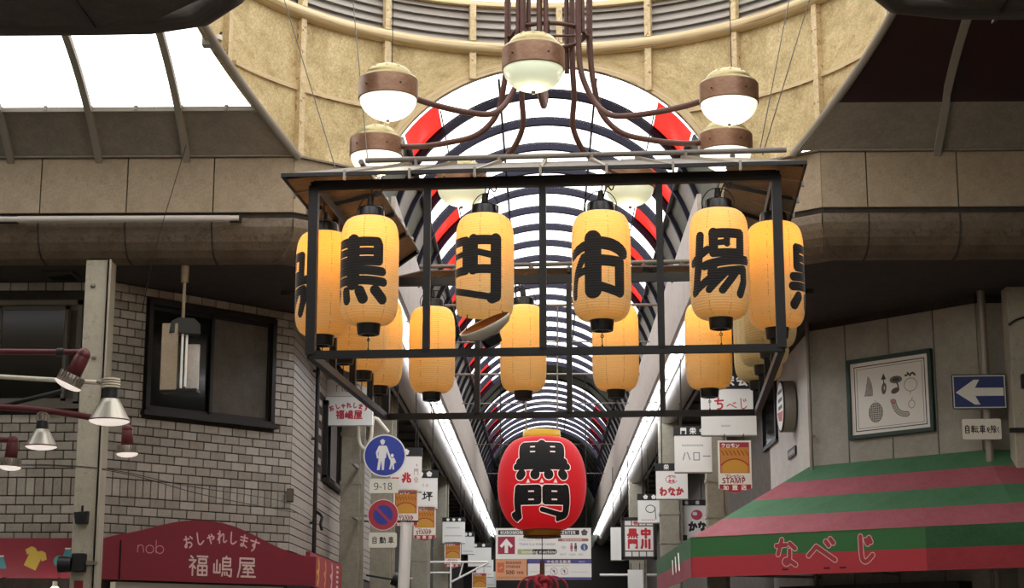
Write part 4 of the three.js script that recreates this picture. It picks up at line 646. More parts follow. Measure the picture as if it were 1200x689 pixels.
// ------------------------------------------------------------------ right corner building and its striped awning
const RC = [3.368, 21.427], RD = [5.043, 19.629];
{
  const [g, L] = along('wall_right_corner', RC, RD);
  mesh('backing', box(L, Y_SOFFIT, 0.15, L / 2, Y_SOFFIT / 2, -0.1), M.mortar, g);
  const cuts = [0, 0.571, 1.219, 1.862, L]; for (let i = 0; i < 4; i++) mesh('panel', rbox(cuts[i + 1] - cuts[i] - 0.014, 3.6, 0.03, 0.006, (cuts[i] + cuts[i + 1]) / 2, 3.75, -0.015), M.panelWall, g);
  const [h, L2] = along('wall_right_side', [3.368, 66], RC); mesh('backing', box(L2, Y_SOFFIT, 0.15, L2 / 2, Y_SOFFIT / 2, -0.1), M.mortar, h);
  for (let k = 0; k < 16; k++) mesh('plank', rbox(0.245, 3.6, 0.03, 0.006, L2 - 0.125 - k * 0.25, 3.75, -0.015), M.siding, h);
  mesh('plank_rest', box(L2 - 4, 3.6, 0.03, (L2 - 4) / 2, 3.75, -0.015), M.shopFront, h);
  const [w, L3] = along('wall_right_front', RD, [12, 19.629]); mesh('backing', box(L3, Y_SOFFIT, 0.15, L3 / 2, Y_SOFFIT / 2, -0.1), M.mortar, w); for (let k = 0; k < 10; k++) mesh('panel', rbox(0.66, 3.6, 0.03, 0.006, 0.34 + k * 0.68, 3.75, -0.015), M.panelWall, w);
  const dp = thing('downpipe', 'shiny grey drain pipe on the edge of the right corner wall', 'pipe', V(3.34, 0, 21.32)); mesh('pipe', cyl(0.025, 0.025, Y_SOFFIT, 0, Y_SOFFIT / 2, 0, 14), M.silverDull, dp); mesh('clip', merge([4.2, 5.2].map((y) => box(0.07, 0.025, 0.07, 0.02, y, -0.02))), M.silverDull, dp);
  // framed picture of vegetables
  const pt = canvasTexture(768, 640, (c, W, H) => {
    c.fillStyle = '#e9e3d8'; c.fillRect(0, 0, W, H); c.strokeStyle = '#2a2622'; c.lineWidth = 8; c.strokeRect(40, 36, W - 80, H - 72); c.lineWidth = 3; c.strokeRect(64, 58, W - 128, H - 116);
    const el = (x, y, a, b, r, f) => { c.beginPath(); c.ellipse(x, y, a, b, r, 0, 7); if (f) { c.fillStyle = f; c.fill(); } c.lineWidth = 4; c.stroke(); };
    c.strokeStyle = '#4a443c';
    c.fillStyle = '#a39b8d'; c.beginPath(); c.moveTo(175, 130); c.quadraticCurveTo(225, 200, 215, 305); c.lineTo(135, 300); c.quadraticCurveTo(160, 220, 175, 130); c.fill(); c.stroke(); for (let i = 0; i < 60; i++) { c.fillStyle = '#5d564c'; c.fillRect(150 + rnd() * 60, 190 + rnd() * 110, 4, 4); }
    el(330, 255, 22, 48, 0.1, '#5d564c'); c.fillStyle = '#332e28'; c.beginPath(); c.moveTo(330, 120); c.lineTo(355, 175); c.lineTo(305, 175); c.fill(); c.fillRect(325, 170, 10, 40); el(335, 250, 8, 22, 0, '#d8d0c2');
    el(450, 190, 58, 30, 0, '#6d655a'); el(450, 190, 34, 14, 0, '#3a352e'); el(440, 285, 40, 22, -0.3, '#4a443c'); c.lineWidth = 14; c.beginPath(); c.moveTo(455, 215); c.quadraticCurveTo(480, 250, 460, 285); c.stroke();
    el(590, 250, 62, 56, 0); c.fillStyle = '#2f2a25'; for (let i = 0; i < 5; i++) { c.beginPath(); c.ellipse(550 + i * 20, 165 - (i % 2) * 12, 16, 9, i, 0, 7); c.fill(); } c.lineWidth = 4; c.beginPath(); c.moveTo(590, 305); c.lineTo(580, 330); c.stroke();
    el(240, 455, 68, 86, 0, '#c9c1b2'); for (let i = -3; i < 4; i++) { c.lineWidth = 5; c.beginPath(); c.moveTo(240 + i * 19, 455 - Math.sqrt(1 - (i / 3.7) ** 2) * 82); c.lineTo(240 + i * 19, 455 + Math.sqrt(1 - (i / 3.7) ** 2) * 82); c.stroke(); } for (let j = -4; j < 5; j++) { const w = Math.sqrt(Math.max(0, 1 - (j / 4.7) ** 2)) * 65; c.beginPath(); c.moveTo(240 - w, 455 + j * 18); c.lineTo(240 + w, 455 + j * 18); c.stroke(); } c.fillRect(232, 345, 14, 28);
    c.lineCap = 'round'; c.lineWidth = 46; c.beginPath(); c.moveTo(420, 385); c.quadraticCurveTo(440, 500, 545, 500); c.stroke(); c.strokeStyle = '#b7ae9f'; c.lineWidth = 34; c.stroke(); c.strokeStyle = '#4a443c'; c.lineWidth = 3; c.beginPath(); c.moveTo(418, 385); c.quadraticCurveTo(440, 500, 545, 500); c.stroke(); el(416, 376, 26, 18, 0.2, '#b87a72'); el(592, 420, 30, 34, 0); c.beginPath(); c.moveTo(592, 386); c.lineTo(602, 360); c.stroke();
  });
  const pic = thing('picture_board', 'green framed white board with drawings of vegetables and fruit on the right corner wall', 'picture', V(0, 0, 0), g.rotation.y);
  pic.position.copy(new THREE.Vector3(1.225, 4.12, 0.0).applyAxisAngle(new THREE.Vector3(0, 1, 0), g.rotation.y).add(g.position));
  addPlate('board', pic, rect(1.14, 0.89), 0.03, pt, M.signWhite, 0, 0.03, 0.0); for (const [w2, h2, x, y] of [[1.24, 0.05, 0, 0.01], [1.24, 0.05, 0, 0.945], [0.05, 0.95, -0.595, 0.475], [0.05, 0.95, 0.595, 0.475]]) mesh('frame_bar', rbox(w2, h2, 0.06, 0.006, x, y, 0.03), std({ color: 0x1d3a30, roughness: 0.5 }), pic);
}
{ // awning
  const t = thing('awning', 'green and pink striped shop awning lettered なべじ round the right corner', 'awning', V(3.368, 0, 21.427));
  const o = V(3.368, 0, 21.427), P = (x, y, f) => V(x, y, f).sub(o);
  const wl = [[3.36, 21.47], [5.043, 19.66], [9.5, 19.66]], el = [[1.761, 20.629], [5.046, 18.153], [8.6, 15.474]];
  const wallAt = (u) => (u < 0.5 ? [wl[0][0] + (wl[1][0] - wl[0][0]) * u * 2, wl[0][1] + (wl[1][1] - wl[0][1]) * u * 2] : [wl[1][0] + (wl[2][0] - wl[1][0]) * (u * 2 - 1), wl[1][1] + (wl[2][1] - wl[1][1]) * (u * 2 - 1)]);
  const edgeAt = (u) => (u < 0.5 ? [el[0][0] + (el[1][0] - el[0][0]) * u * 2, el[0][1] + (el[1][1] - el[0][1]) * u * 2] : [el[1][0] + (el[2][0] - el[1][0]) * (u * 2 - 1), el[1][1] + (el[2][1] - el[1][1]) * (u * 2 - 1)]);
  const slope = (u, v) => { const a = wallAt(u), b = edgeAt(u); return P(a[0] + (b[0] - a[0]) * v, 3.85 + (2.9 - 3.85) * v, a[1] + (b[1] - a[1]) * v); };
  const thick = () => new THREE.Vector3(0, -0.012, 0), cols = [M.greenPale, M.pink, M.greenPale, M.pink];
  for (let k = 0; k < 4; k++) mesh('stripe', shell((u, v) => slope(u, (k + v) / 4), thick, 24, 1, 8, 0.4), cols[k], t);
  const val = canvasTexture(1500, 240, (c) => {    // 500 px to the metre
    c.fillStyle = '#35703c'; c.fillRect(0, 0, 1500, 120); c.fillStyle = '#b8353f'; c.fillRect(0, 120, 1500, 120);
    for (let i = 0; i < 2500; i++) { c.fillStyle = `rgba(0,0,0,${rnd() * 0.06})`; c.fillRect(rnd() * 1500, rnd() * 240, 3, 3); }
    [['な', 1.13, 0.3], ['べ', 1.55, 0.36], ['じ', 2.15, 0.25]].forEach(([ch, x, w]) => { const q = [x * 500, 30, w * 500, 165]; strokes(c, G[ch], ...q, 34, '#e8b8b0'); strokes(c, G[ch], ...q, 24, '#a83844'); });
    for (const x of [1.22, 1.75, 1.95]) { c.fillStyle = '#3a1216'; c.fillRect(x * 500, 205, 40, 10); }
  });
  const e0 = el[0], e1 = el[1], dx = e1[0] - e0[0], df = e1[1] - e0[1], LEN = Math.hypot(dx, df);
  const valM = std({ map: val, roughness: 0.7 });
  const q = mesh('valance', shell((u, v) => P(e0[0] + dx * 3 / LEN * u, 2.43 + 0.475 * v, e0[1] + df * 3 / LEN * u), () => new THREE.Vector3(-0.006, 0, -0.01), 1, 1), valM, t, 'valance lettered なべじ in pink outline'); q.renderOrder = 0;
  const band = (name, a, b, y0, y1, m) => mesh(name, shell((u, v) => P(a[0] + (b[0] - a[0]) * u, y0 + (y1 - y0) * v, a[1] + (b[1] - a[1]) * u), () => new THREE.Vector3(-0.006, 0, -0.01), 1, 1, 4, 0.24), m, t);
  const m3 = [e0[0] + dx * 3 / LEN, e0[1] + df * 3 / LEN];
  band('valance_band', m3, el[2], 2.667, 2.905, M.green); band('valance_band', m3, el[2], 2.43, 2.667, M.cherry);
  // return along the side street
  const s0 = e0, s1 = [1.7, 26.0];
  band('valance_band', s1, s0, 2.667, 2.905, M.greenPale); band('valance_band', s1, s0, 2.43, 2.667, M.pink);
  for (let k = 0; k < 4; k++) mesh('stripe', shell((u, v) => { const a = [3.36, 26.2 + (21.47 - 26.2) * u], b = [s1[0] + (s0[0] - s1[0]) * u, s1[1] + (s0[1] - s1[1]) * u], w = (k + v) / 4; return P(a[0] + (b[0] - a[0]) * w, 3.85 - 0.95 * w, a[1] + (b[1] - a[1]) * w); }, thick, 8, 1, 5, 0.4), cols[k], t);
  mesh('side_lettering', merge([0, 1, 2].map((k) => beam(P(1.712 - 0.0, 2.56, 21.9 + k * 0.55), P(1.712, 2.79 - 0.02 * k, 22.05 + k * 0.5), 0.012, 0.025))), M.signWhite, t);
  mesh('awning_frame', merge([beam(P(e0[0] + 0.03, 2.45, e0[1] + 0.05), P(el[1][0], 2.45, el[1][1] + 0.05), 0.03, 0.03), ...[0.02, 0.25, 0.5].map((u) => { const a = wallAt(u), b = edgeAt(u); return beam(P(a[0], 2.46, a[1]), P(b[0], 2.46, b[1] + 0.05), 0.03, 0.03); })]), M.silverDull, t);
  const st = thing('shop_stall', 'dark greengrocer shop front under the striped awning', 'shop front', V(4.4, 0, 21.0), g0()); mesh('counter', box(2.6, 0.9, 0.8, -0.1, 0.45, 1.0), M.shopDark, st); mesh('back_shelf', box(2.6, 2.2, 0.1, -0.1, 1.1, 0.35), M.shopDark, st); mesh('shutter_box', box(2.6, 0.2, 0.25, -0.1, 2.25, 0.6), M.shopDark, st);
  function g0() { return Math.atan2(RD[1] - RC[1], RD[0] - RC[0]); }
}
{ // fittings of the right corner
  const post = thing('street_post', 'grey steel post at the right edge, its cables fixed with clips', 'post', V(5.38, 0, 19.3));
  mesh('shaft', rbox(0.26, Y_SOFFIT, 0.24, 0.012, 0.04, Y_SOFFIT / 2, 0), M.postPaint, post); mesh('cable', tube([new THREE.Vector3(-0.09, 5.2, 0.13), new THREE.Vector3(-0.02, 5.25, 0.15), new THREE.Vector3(0.12, 5.3, 0.13)], 0.012, 20, 8), M.black, post); mesh('bracket', merge([box(0.3, 0.05, 0.05, 0, 4.0, 0.13), box(0.14, 0.16, 0.1, 0.08, 4.55, 0.15)]), M.black, post); mesh('base_plate', box(0.4, 0.04, 0.4, 0.04, 0.02, 0), M.postPaint, post);
  const pole = thing('sign_pole', 'round grey pole carrying the one-way arrow sign before the right corner', 'pole', V(5.06, 0, 19.42)); mesh('shaft', cyl(0.045, 0.045, Y_SOFFIT, 0, Y_SOFFIT / 2, 0, 18), M.silverDull, pole); mesh('clamp', merge([cyl(0.052, 0.052, 0.04, 0, 4.3, 0, 18), cyl(0.052, 0.052, 0.04, 0, 4.5, 0, 18), cyl(0.052, 0.052, 0.04, 0, 3.95, 0, 18)]), M.steelBlack, pole);
  const ow = thing('one_way_sign', 'blue rectangular one-way sign with a white arrow to the left', 'road sign', V(4.955, 4.26, 19.33), R(-3)); addPlate('plate', ow, rect(0.612, 0.4, 0.02), 0.012, canvasTexture(590, 385, (c, W, H) => { c.fillStyle = '#10100f'; c.fillRect(0, 0, W, H); c.fillStyle = '#d8d4cc'; c.fillRect(12, 12, W - 24, H - 24); c.fillStyle = '#26356c'; c.fillRect(24, 24, W - 48, H - 48); c.fillStyle = '#e4e0d6'; c.beginPath(); for (const p of [[40, 200], [240, 60], [300, 60], [250, 150], [555, 150], [555, 240], [250, 240], [300, 335], [240, 335]]) c.lineTo(...p); c.fill(); }), M.signGrey); mesh('bracket', merge([box(0.5, 0.03, 0.03, 0, 0.13, -0.02), box(0.06, 0.05, 0.05, 0.07, 0.13, -0.04)]), M.signGrey, ow);
  const pl = thing('road_sign_plate', 'small cream plate lettered 自転車を除く under the one-way sign', 'road sign', V(4.958, 3.915, 19.33), R(-3)); addPlate('plate', pl, rect(0.435, 0.233, 0.02), 0.012, board(512, 274, (c) => { strokes(c, G['自'], 26, 82, 82, 110, 13, '#161412'); strokes(c, G['転'], 116, 82, 96, 110, 11, '#161412'); strokes(c, G['車'], 222, 82, 88, 110, 12, '#161412'); strokes(c, G['を'], 318, 110, 52, 76, 9, '#161412'); strokes(c, G['除'], 376, 86, 74, 106, 10, '#161412'); strokes(c, G['く'], 456, 108, 34, 80, 9, '#161412'); }, '#e6e0d0'), M.signGrey); mesh('bracket', box(0.08, 0.03, 0.06, 0.07, 0.11, -0.03), M.signGrey, pl);
  const ck = thing('round_sign', 'round drum-shaped lightbox sign with dark and red stripes on the right side wall', 'sign', V(3.35, 4.45, 22.8), -Math.PI / 2);
  mesh('drum', lathe([[0, 0.0], [0.33, 0.0], [0.345, 0.015], [0.345, 0.15], [0.33, 0.165], [0, 0.165]], 48).rotateX(Math.PI / 2).translate(0, 0.33, 0), M.silverDull, ck); addPlate('face', ck, disc(0.32), 0.01, canvasTexture(256, 256, (c) => { c.fillStyle = '#efece4'; c.fillRect(0, 0, 256, 256); c.fillStyle = '#3a3836'; for (const y of [40, 84, 124]) c.fillRect(60, y, 150, 20); c.fillStyle = '#b8433c'; c.beginPath(); c.moveTo(20, 150); c.lineTo(236, 165); c.lineTo(190, 215); c.lineTo(70, 200); c.fill(); }), M.signWhite, 0, 0.01, 0.166);
  mesh('rim_ring', new THREE.TorusGeometry(0.335, 0.014, 8, 48).translate(0, 0.33, 0.165), M.frameDark, ck);
  const np = thing('name_plate', 'small dark metal plate on the right side wall below the round sign', 'sign', V(3.36, 4.13, 23.05), -Math.PI / 2); addPlate('plate', np, rect(0.7, 0.12), 0.02, board(512, 90, (c) => { for (let i = 0; i < 7; i++) { c.fillStyle = '#c9c2b4'; c.fillRect(60 + i * 58, 26, 34, 38); c.fillStyle = '#2c2824'; c.fillRect(68 + i * 58, 38, 18, 8); } }, '#2c2824'), M.black);
  const w3 = struct('window_4', V(3.355, 4.55, 25.2), -Math.PI / 2); mesh('window_frame', merge([box(1.5, 0.06, 0.06, 0, 0, 0), box(1.5, 0.06, 0.06, 0, 0.85, 0), box(0.06, 0.85, 0.06, -0.72, 0.43, 0), box(0.06, 0.85, 0.06, 0.72, 0.43, 0)]), M.frameDark, w3); mesh('pane', box(1.4, 0.8, 0.02, 0, 0.43, -0.01), M.glassDark, w3);
}

// ------------------------------------------------------------------ signs along the covered street
const hang = (t, xs, y, top, z = 0) => mesh('hanger', merge(xs.map((x) => rod(new THREE.Vector3(x, y, z), new THREE.Vector3(x, top, z), 0.009, 8))), M.wire, t);
const header = (t, w, h, y, marks, d = 0.06) => addPlate('header', t, rect(w, h), d, canvasTexture(512, Math.round(512 * h / w), (c, W, H) => { c.fillStyle = '#171514'; c.fillRect(0, 0, W, H); [...marks].forEach((m, i) => { const n = [...marks].length, x = W * (i + 1) / (n + 1); if (m === '*') star(c, x, H / 2, H * 0.36, '#f4f2ec'); else { c.fillStyle = '#f4f2ec'; strokes(c, G[m], x - H * 0.34, H * 0.16, H * 0.68, H * 0.68, H * 0.1, '#f4f2ec'); } }); }), M.signBlack, 0, y, -d / 2);
function shopSign(name, label, x, f, y0, w, h, draw, marks, headH = 0.13, top = 5.55, side = M.signWhite) {
  const t = thing(name, label, 'shop sign', V(x, y0, f)); const W = 512, H = Math.round(512 * h / w);
  addPlate('board', t, rect(w, h), 0.08, board(W, H, draw), side, 0, 0, -0.04); let y = h;
  if (marks) { header(t, w + 0.02, headH, h, marks, 0.09); y += headH; }
  mesh('edge_strip', box(w + 0.01, 0.015, 0.09, 0, 0, 0), M.signGrey, t); hang(t, [-w * 0.3, w * 0.3], y - 0.02, top - y0);
  return t;
}
const stampTex = canvasTexture(384, 580, (c, W, H) => {
  c.fillStyle = '#efe9da'; c.fillRect(0, 0, W, H); c.fillStyle = '#a82a34'; c.fillRect(22, 20, W - 44, 340); c.fillStyle = '#c9832a'; c.fillRect(30, 75, W - 60, 280);
  c.strokeStyle = '#8d4a1c'; c.lineWidth = 12; for (let i = 0; i < 7; i++) { c.beginPath(); c.moveTo(40 + i * 46, 110); c.lineTo(72 + i * 46, 165); c.stroke(); } c.fillStyle = '#d49a34'; c.beginPath(); c.ellipse(W / 2, 300, 140, 90, 0, Math.PI, 0); c.lineTo(W / 2 + 140, 355); c.lineTo(W / 2 - 140, 355); c.fill(); c.strokeStyle = '#a82a34'; c.lineWidth = 14; c.beginPath(); c.arc(W / 2, 420, 215, -2.4, -0.74); c.stroke();
  [...'クロモン'].forEach((ch, i) => strokes(c, G[ch], 42 + i * 54, 32 + (i % 2) * 6, 46, 42, 9, '#f6f2ea')); [...'フレッシュ'].forEach((ch, i) => strokes(c, G[ch], 76 + i * 46, 372, 42, 44, 8, '#a82a34'));
  latin(c, 'STAMP', 40, 442, 84, '#8d2430'); c.fillStyle = '#a82a34'; c.beginPath(); for (const p of [[10, 484], [W - 10, 484], [W - 10, 545], [W / 2, 578], [10, 545]]) c.lineTo(...p); c.fill(); [...'加盟店'].forEach((ch, i) => strokes(c, G[ch], 52 + i * 104, 492, 62, 52, 10, '#f3e6dc'));
});
const stampOutline = [[-0.21, 0.06], [0, 0], [0.21, 0.06], [0.21, 0.63], [-0.21, 0.63]];
function stamp(label, x, f, y0, s, hangTo, rods) {
  const t = thing('stamp_sign', label, 'sign', V(x, y0, f), 0, 'orange stamp signs of the arcade'); const m = printPlate(stampOutline.map(([a, b]) => [a * s, b * s * 1.06]), 0.02, stampTex, M.signWhite); m.name = 'board'; t.add(m);
  mesh('hanger', rods ? merge(rods) : merge([-0.12, 0.12].map((q) => rod(new THREE.Vector3(q * s, 0.6 * s, 0.005), new THREE.Vector3(q * s, hangTo - y0, 0.005), 0.007, 6))), M.wire, t); return t;
}
const faint = (c, W, H, rows) => { c.fillStyle = '#b9b2a4'; for (const [x, y, w] of rows) for (let k = 0; k < w; k++) c.fillRect((x + k * 0.045) * W, y * H, 0.03 * W, 0.05 * H); };
// left side
{
  const t = thing('shop_sign', 'projecting white box sign with thin grey nob lettering over red おしゃれします 福嶋屋', 'shop sign', V(-2.73, 4.665, 23.8));
  addPlate('top_board', t, rect(0.64, 0.24), 0.1, board(512, 192, (c) => { c.strokeStyle = '#8d867c'; c.lineWidth = 9; c.beginPath(); c.moveTo(110, 60); c.lineTo(110, 140); c.moveTo(110, 100); c.quadraticCurveTo(115, 62, 150, 62); c.quadraticCurveTo(178, 62, 178, 140); c.stroke(); c.beginPath(); c.ellipse(235, 101, 40, 40, 0, 0, 7); c.stroke(); c.beginPath(); c.moveTo(300, 20); c.lineTo(300, 140); c.stroke(); c.beginPath(); c.ellipse(342, 101, 40, 40, 0, 0, 7); c.stroke(); }, '#dedad2'), M.signWhite, 0, 0.41, -0.05);
  addPlate('lower_board', t, rect(0.66, 0.4), 0.13, board(512, 310, (c) => { [...'おしゃれします'].forEach((ch, i) => { const q = (i - 3) / 3; c.save(); c.translate(256 + q * 190, 92 + 34 * q * q); c.rotate(q * 0.35); strokes(c, G[ch], -27, -30, 54, 60, 11, '#b8283a'); c.restore(); }); [...'福嶋屋'].forEach((ch, i) => strokes(c, G[ch], 116 + i * 98, 148, 88, 96, 15, '#b8283a')); }), M.signWhite, 0, 0, -0.065); mesh('wall_bracket', merge([box(0.1, 0.03, 0.03, -0.36, 0.15, 0), box(0.1, 0.03, 0.03, -0.36, 0.55, 0)]), M.steelBlack, t);
}
function columnThing(label, x, f, w, h = Y_SOFFIT) { const t = thing('steel_column', label, 'column', V(x, 0, f), 0, 'grey steel columns of the arcade'); mesh('shaft', rbox(w, h, w, 0.015, 0, h / 2, 0), M.column, t); mesh('base_plate', box(w + 0.14, 0.05, w + 0.14, 0, 0.025, 0), M.column, t); mesh('band', merge([3.4, 3.9, 4.6].map((y) => box(w + 0.02, 0.05, w + 0.02, 0, y, 0))), M.column, t); mesh('side_channel', box(0.05, h, 0.06, w / 2 + 0.03, h / 2, 0.06), M.column, t); return t; }
columnThing('grey steel column on the left behind the round pedestrian road sign', -2.74, 24.3, 0.28); columnThing('grey steel column on the left behind the no-parking sign', -2.6, 27.5, 0.33);
columnThing('grey steel column on the right beside the orange stamp sign', 2.39, 24.0, 0.24); columnThing('grey steel column on the right behind the わなか sign', 2.19, 30, 0.33);
columnThing('far grey steel column on the left of the centre sign, behind the white box signs', -2.45, 40.5, 0.3); columnThing('far slim grey column on the right of the centre sign', 2.2, 41, 0.34); columnThing('far grey steel column on the left under the small stamp sign', -2.6, 36, 0.34);
{
  const arm = (t, y, x = -0.35) => mesh('bracket_arm', merge([box(Math.abs(x) + 0.1, 0.03, 0.04, x / 2, y, -0.03), box(0.04, 0.04, 0.7, x, y, -0.38)]), M.signGrey, t);
  const a = thing('road_sign', 'round blue pedestrian road sign with a white man and child', 'road sign', V(-2.185, 3.905, 23.4)); addPlate('plate', a, disc(0.293), 0.012, canvasTexture(512, 512, (c) => {
    c.fillStyle = '#e8e4dc'; c.fillRect(0, 0, 512, 512); c.fillStyle = '#2b3f9c'; c.beginPath(); c.arc(256, 256, 240, 0, 7); c.fill(); c.fillStyle = c.strokeStyle = '#ece9e2'; c.lineCap = c.lineJoin = 'round';
    c.beginPath(); c.ellipse(228, 92, 26, 34, 0, 0, 7); c.fill(); c.fillRect(198, 74, 60, 10); c.beginPath(); for (const p of [[190, 136], [268, 136], [282, 170], [272, 280], [258, 290], [248, 430], [222, 430], [218, 310], [196, 430], [164, 430], [184, 285], [176, 180]]) c.lineTo(...p); c.fill(); c.lineWidth = 24; c.beginPath(); c.moveTo(190, 150); c.lineTo(160, 220); c.lineTo(172, 280); c.stroke(); c.beginPath(); c.moveTo(270, 150); c.lineTo(300, 230); c.lineTo(322, 292); c.stroke();
    c.beginPath(); c.ellipse(346, 256, 19, 22, 0, 0, 7); c.fill(); c.beginPath(); for (const p of [[322, 284], [370, 284], [380, 350], [366, 356], [372, 424], [352, 424], [346, 366], [330, 424], [310, 420], [326, 350]]) c.lineTo(...p); c.fill(); c.lineWidth = 13; c.beginPath(); c.moveTo(368, 292); c.lineTo(388, 338); c.stroke();
  }), M.signGrey); arm(a, 0.2, -0.45);
  const b = thing('road_sign_plate', 'small cream plate reading 9-18 under the pedestrian sign', 'road sign', V(-2.19, 3.685, 23.42)); addPlate('plate', b, rect(0.4, 0.2, 0.03), 0.012, board(512, 256, (c) => { latin(c, '9-18', 70, 138, 170, '#1a1815', false); }, '#e9e5d4'), M.signGrey); mesh('bracket', merge([box(0.04, 0.34, 0.03, 0, 0.16, -0.03)]), M.signGrey, b);
  const n = thing('road_sign', 'round no-parking road sign, blue with red ring and slash', 'road sign', V(-2.196, 3.175, 23.4)); addPlate('plate', n, disc(0.212), 0.012, canvasTexture(256, 256, (c) => { c.fillStyle = '#e9d8d2'; c.fillRect(0, 0, 256, 256); c.fillStyle = '#b03444'; c.beginPath(); c.arc(128, 128, 122, 0, 7); c.fill(); c.fillStyle = '#33409c'; c.beginPath(); c.arc(128, 128, 80, 0, 7); c.fill(); c.strokeStyle = '#b03444'; c.lineWidth = 22; c.beginPath(); c.moveTo(66, 66); c.lineTo(190, 190); c.stroke(); }), M.signGrey); arm(n, 0.2, -0.42);
  const j = thing('road_sign_plate', 'small cream plate lettered 自動車 under the no-parking sign', 'road sign', V(-2.196, 2.945, 23.42)); addPlate('plate', j, rect(0.385, 0.205, 0.03), 0.012, board(512, 272, (c) => { [...'自動車'].forEach((ch, i) => strokes(c, G[ch], 48 + i * 148, 76, 116, 122, 14, '#1a1815')); }, '#e9e5d4'), M.signGrey); 
  const cd = thing('conduit', 'bent white conduit pipe beside the top of the left column', 'pipe', V(-2.6, 4.3, 24.05)); mesh('pipe', tube([new THREE.Vector3(-0.02, 1.3, 0.1), new THREE.Vector3(-0.02, 0.3, 0.1), new THREE.Vector3(0.02, 0.1, 0.1), new THREE.Vector3(0.1, 0.05, 0.1), new THREE.Vector3(0.16, 0.2, 0.1), new THREE.Vector3(0.2, 0.5, 0.05), new THREE.Vector3(0.4, 0.3, 0)], 0.028, 50, 10), M.ivory, cd); mesh('clip', box(0.08, 0.04, 0.12, -0.02, 0.6, 0.06), M.silverDull, cd);
}
shopSign('shop_sign', 'white hanging sign with one red brush character under a black starred header, left', -2.05, 25.4, 3.875, 0.46, 0.53, (c, W, H) => { strokes(c, G['兆'], 190, 270, 150, 170, 30, '#c8202c'); strokes(c, G['ー'], 20, 330, 120, 60, 20, '#c8202c'); strokes(c, G['門'], 385, 200, 80, 110, 8, '#b08a84'); strokes(c, G['会'], 385, 340, 80, 100, 8, '#b08a84'); latin(c, '1', 420, 150, 60, '#8a847a'); }, '*');
stamp('orange stamp sign nearest on the left, partly behind the road signs', -2.045, 25.38, 3.34, 0.87, 3.92);
shopSign('shop_sign', 'white hanging sign with a black brush 坪 under a black starred header, left', -1.99, 28.6, 3.875, 0.42, 0.52, (c) => { strokes(c, G['坪'], 210, 270, 200, 190, 26, '#171411'); latin(c, '91-8', 150, 150, 90, '#c0978c', false); }, '**');
stamp('orange stamp sign second on the left, below the 坪 sign', -1.985, 28.58, 3.35, 0.87, 3.92);
shopSign('shop_sign', 'white box sign with two faint script lines above a small stamp sign, left', -2.1, 40, 3.99, 0.52, 0.5, (c, W, H) => { faint(c, W, H, [[0.15, 0.25, 14], [0.08, 0.62, 18]]); }, '***', 0.1);
stamp('small orange stamp sign third on the left, below the faint script sign', -2.12, 39.98, 3.42, 0.9, 4.05);
for (const [x, f, y, w, h, l] of [[-1.9, 43, 3.9, 0.32, 0.44, 'narrow blank white sign behind the faint script sign, left'], [-1.72, 46, 3.74, 0.62, 0.5, 'wide white sign with a faint lower line, fifth of the left row of signs'], [-1.72, 50, 3.62, 0.5, 0.5, 'white sign sixth of the left row, just left of the centre board'], [-1.78, 55, 3.5, 0.5, 0.5, 'white sign last of the left row, beside the orange corner of the centre board']]) shopSign('shop_sign', l, x, f, y, w, h, (c, W, H) => { faint(c, W, H, [[0.1, 0.8, 18]]); }, '**', 0.12);
stamp('orange stamp sign far down on the left, under the white triangle bracket', -1.72, 46.02, 2.95, 0.95, 3.8);
{ // white banner, bracket and dark canopy on the left
  const b = thing('banner', 'plain white vertical banner hanging behind the no-parking sign', 'banner', V(-1.98, 2.2, 24.9)); mesh('cloth', shell((u, v) => new THREE.Vector3(-0.1 + 0.17 * u - 0.12 * (1 - v) * 0.3, 1.2 * v, 0.015 * Math.sin(u * 7)), () => new THREE.Vector3(0, 0, 0.004), 10, 4), M.signWhite, b); mesh('rod', rod(new THREE.Vector3(-0.65, 1.21, 0), new THREE.Vector3(0.16, 1.21, 0), 0.012), M.steelBlack, b);
  const k = thing('awning_bracket', 'white triangular pipe bracket low on the left before the far signs', 'bracket', V(-1.95, 2.75, 36)); mesh('pipe', merge([rod(new THREE.Vector3(0, 0.62, 0), new THREE.Vector3(0.78, 0.62, 0), 0.022), rod(new THREE.Vector3(0, 0.62, 0), new THREE.Vector3(0, 0, 0), 0.022), rod(new THREE.Vector3(0, 0.2, 0), new THREE.Vector3(0.78, 0.6, 0), 0.022), rod(new THREE.Vector3(0.18, 0.3, 0), new THREE.Vector3(0.26, 0.6, 0), 0.015), rod(new THREE.Vector3(-0.65, 0.62, 0), new THREE.Vector3(0, 0.62, 0), 0.02), rod(new THREE.Vector3(0, 0.4, 0), new THREE.Vector3(-0.65, 0.4, 0), 0.02)]), M.signWhite, k);
  const s = thing('track_spotlight', 'black twin spotlight with a white lens beside the left column', 'spotlight', V(-2.1, 2.55, 25.2)); mesh('head', cyl(0.1, 0.075, 0.24, 0, 0, 0, 20).rotateZ(1.1), M.black, s); mesh('lens', cyl(0.07, 0.07, 0.02, 0.115, 0.055, 0, 20).rotateZ(0), M.porcelain, s); mesh('arm', rod(new THREE.Vector3(-0.5, 0.1, 0), new THREE.Vector3(0, 0.02, 0), 0.015), M.black, s);
}
